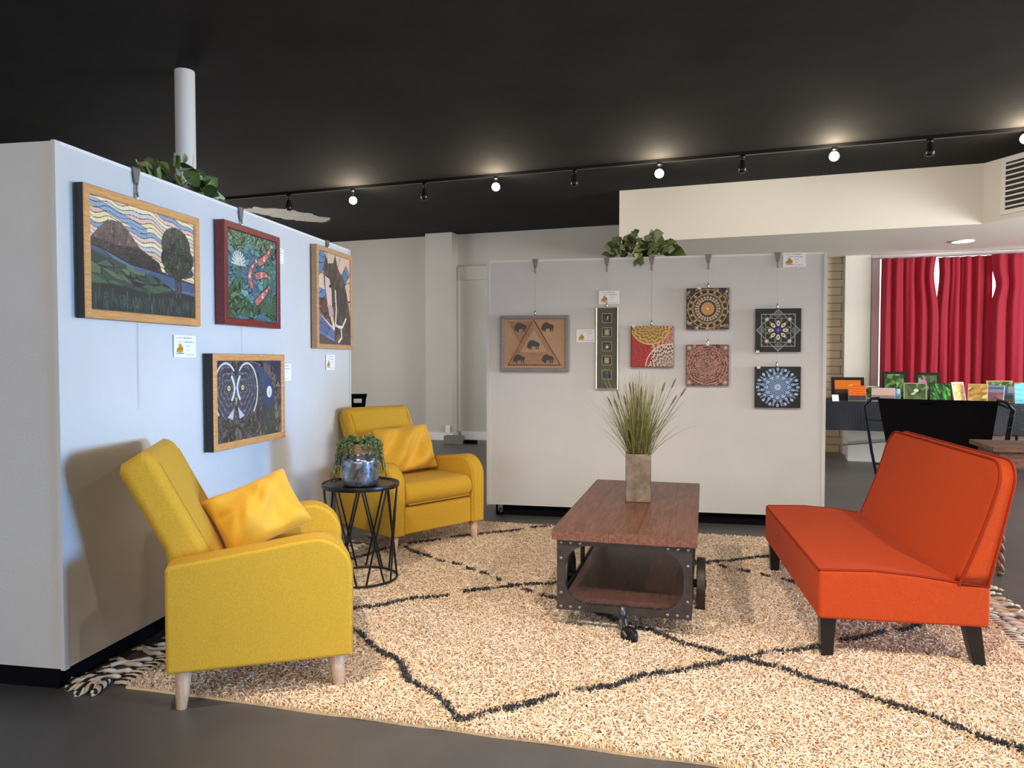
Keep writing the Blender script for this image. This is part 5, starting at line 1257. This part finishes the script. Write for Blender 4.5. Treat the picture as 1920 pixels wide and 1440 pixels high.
obj('canvas_base', box(.16, Lr - .09, -.11, .18, .352, .36), M['black'], t, False)
M['tubenavy'] = mat('dark_blue_tube', rgb(28, 32, 48), .3, metal=.5)
for xa, xb, nm in ((-.02, .10, 0), (Lr + .06, Lr - .06, 1)):
    cx_ = .07 if nm == 0 else Lr - .03
    obj('stand_frame', tube([(cx_, -.12, .925), (cx_ + (-.05 if nm == 0 else .05), -.12, .92), (xa + (-.0), -.12, .87), (xa + (xb - xa) * .3, -.02, .55), (xb + (0), .16, .012)], .010, 8), M['tubenavy'], t)
    if nm: obj('stand_frame', tube([(cx_, .17, .90), (xa, .17, .86), (xa + (xb - xa) * .5, .03, .45), (xa + (xb - xa) * .8, -.22, .012)], .010, 8), M['tubenavy'], t)
obj('cross_bar', tube([(-.02, -.10, .78), (.10, -.10, .775)], .006, 6), M['tubenavy'], t)
obj('cross_bar', tube([(.03, .0, .47), (Lr, .0, .47)], .007, 6), M['tubenavy'], t)

# ------------------------------------------------------------------ small wooden table, right edge, with plant
WTX, WTY = 2.60, 4.02; rz = math.radians(-16)
t = empty('wooden_side_table', (WTX, WTY, 0), rz, 'old brown wooden side table with turned twist legs at the right edge behind the settee', 'side table')
obj('tabletop', box(0, .62, .0, .42, .685, .71, .006), M['turnwood'], t, False)
obj('apron', box(.04, .58, .03, .39, .59, .684), M['turnwood'], t, False)
for x, y in ((.06, .05), (.56, .05), (.06, .37), (.56, .37)):
    bm = bmesh.new()
    for ph in (0, PI): add_tube(bm, [(x + .010 * math.cos(i * .8 + ph), y + .010 * math.sin(i * .8 + ph), .59 - i * .0145) for i in range(40)], .012, 7)
    add_tube(bm, [(x, y, .03), (x, y, .015), (x, y, 0)], [.014, .018, .012], 8)
    obj('leg', bm, M['turnwood'], t)
t = empty('potted_fern', (2.98, 4.16, .7115), 0, 'grey-green fern in a dark pot on the old wooden side table at right', 'plant')
obj('pot', lathe([(.05, 0), (.065, .10), (.06, .10), (.045, .02)], 20), M['blackmetal'], t)
it = []; rnd = random.Random(8)
for k in range(60):
    az = rnd.uniform(0, 2 * PI); th = rnd.uniform(.1, 1.5); L_ = rnd.uniform(.12, .20)
    for j in range(9):
        f = j / 8; r1 = L_ * f; q = th * (.5 + .7 * f); p_ = Vector((math.cos(az) * math.sin(q) * r1, math.sin(az) * math.sin(q) * r1, .10 + math.cos(q) * r1))
        it.append((p_, (math.cos(az + (1 if j % 2 else -1)), math.sin(az + (1 if j % 2 else -1)), rnd.uniform(-.3, .4)), (0, 0, 1), .03, .009, rnd.choice([rgb(86, 96, 74), rgb(110, 120, 92), rgb(70, 80, 62)])))
leaf_mesh(it, 'foliage', t)

# ------------------------------------------------------------------ black plastic chair glimpsed behind the left partition
t = empty('plastic_chair', (-1.47, 6.35, 0), math.radians(8), 'black plastic chair mostly hidden behind the left partition, only its back corner visible', 'chair')
bm = bmesh.new()
for pts in ([(-.21, .45), (.19, .45), (.235, .83), (-.25, .83)], [(-.25, .83), (.14, .83), (.14, .865), (-.255, .865)], [(.205, .83), (.235, .83), (.24, .865), (.205, .865)], [(-.255, .865), (.24, .865), (.25, .905), (-.26, .905)]):
    A = [bm.verts.new((a, -.2 - (b - .45) * .25, b)) for a, b in pts]; B = [bm.verts.new((a, -.19 - (b - .45) * .25, b)) for a, b in pts]
    bm.faces.new(A); bm.faces.new(B[::-1])
    for i in range(4): bm.faces.new((A[i], B[i], B[(i + 1) % 4], A[(i + 1) % 4]))
bmesh.ops.recalc_face_normals(bm, faces=bm.faces); obj('backrest', bm, M['black'], t, False)
obj('seat', box(-.21, .21, -.19, .22, .435, .455, .006), M['black'], t, False)
for x in (-.19, .19):
    for y in (-.17, .19): obj('leg', tube([(x, y, .435), (x * 1.1, y * 1.15, 0)], .011, 8), M['blackmetal'], t)
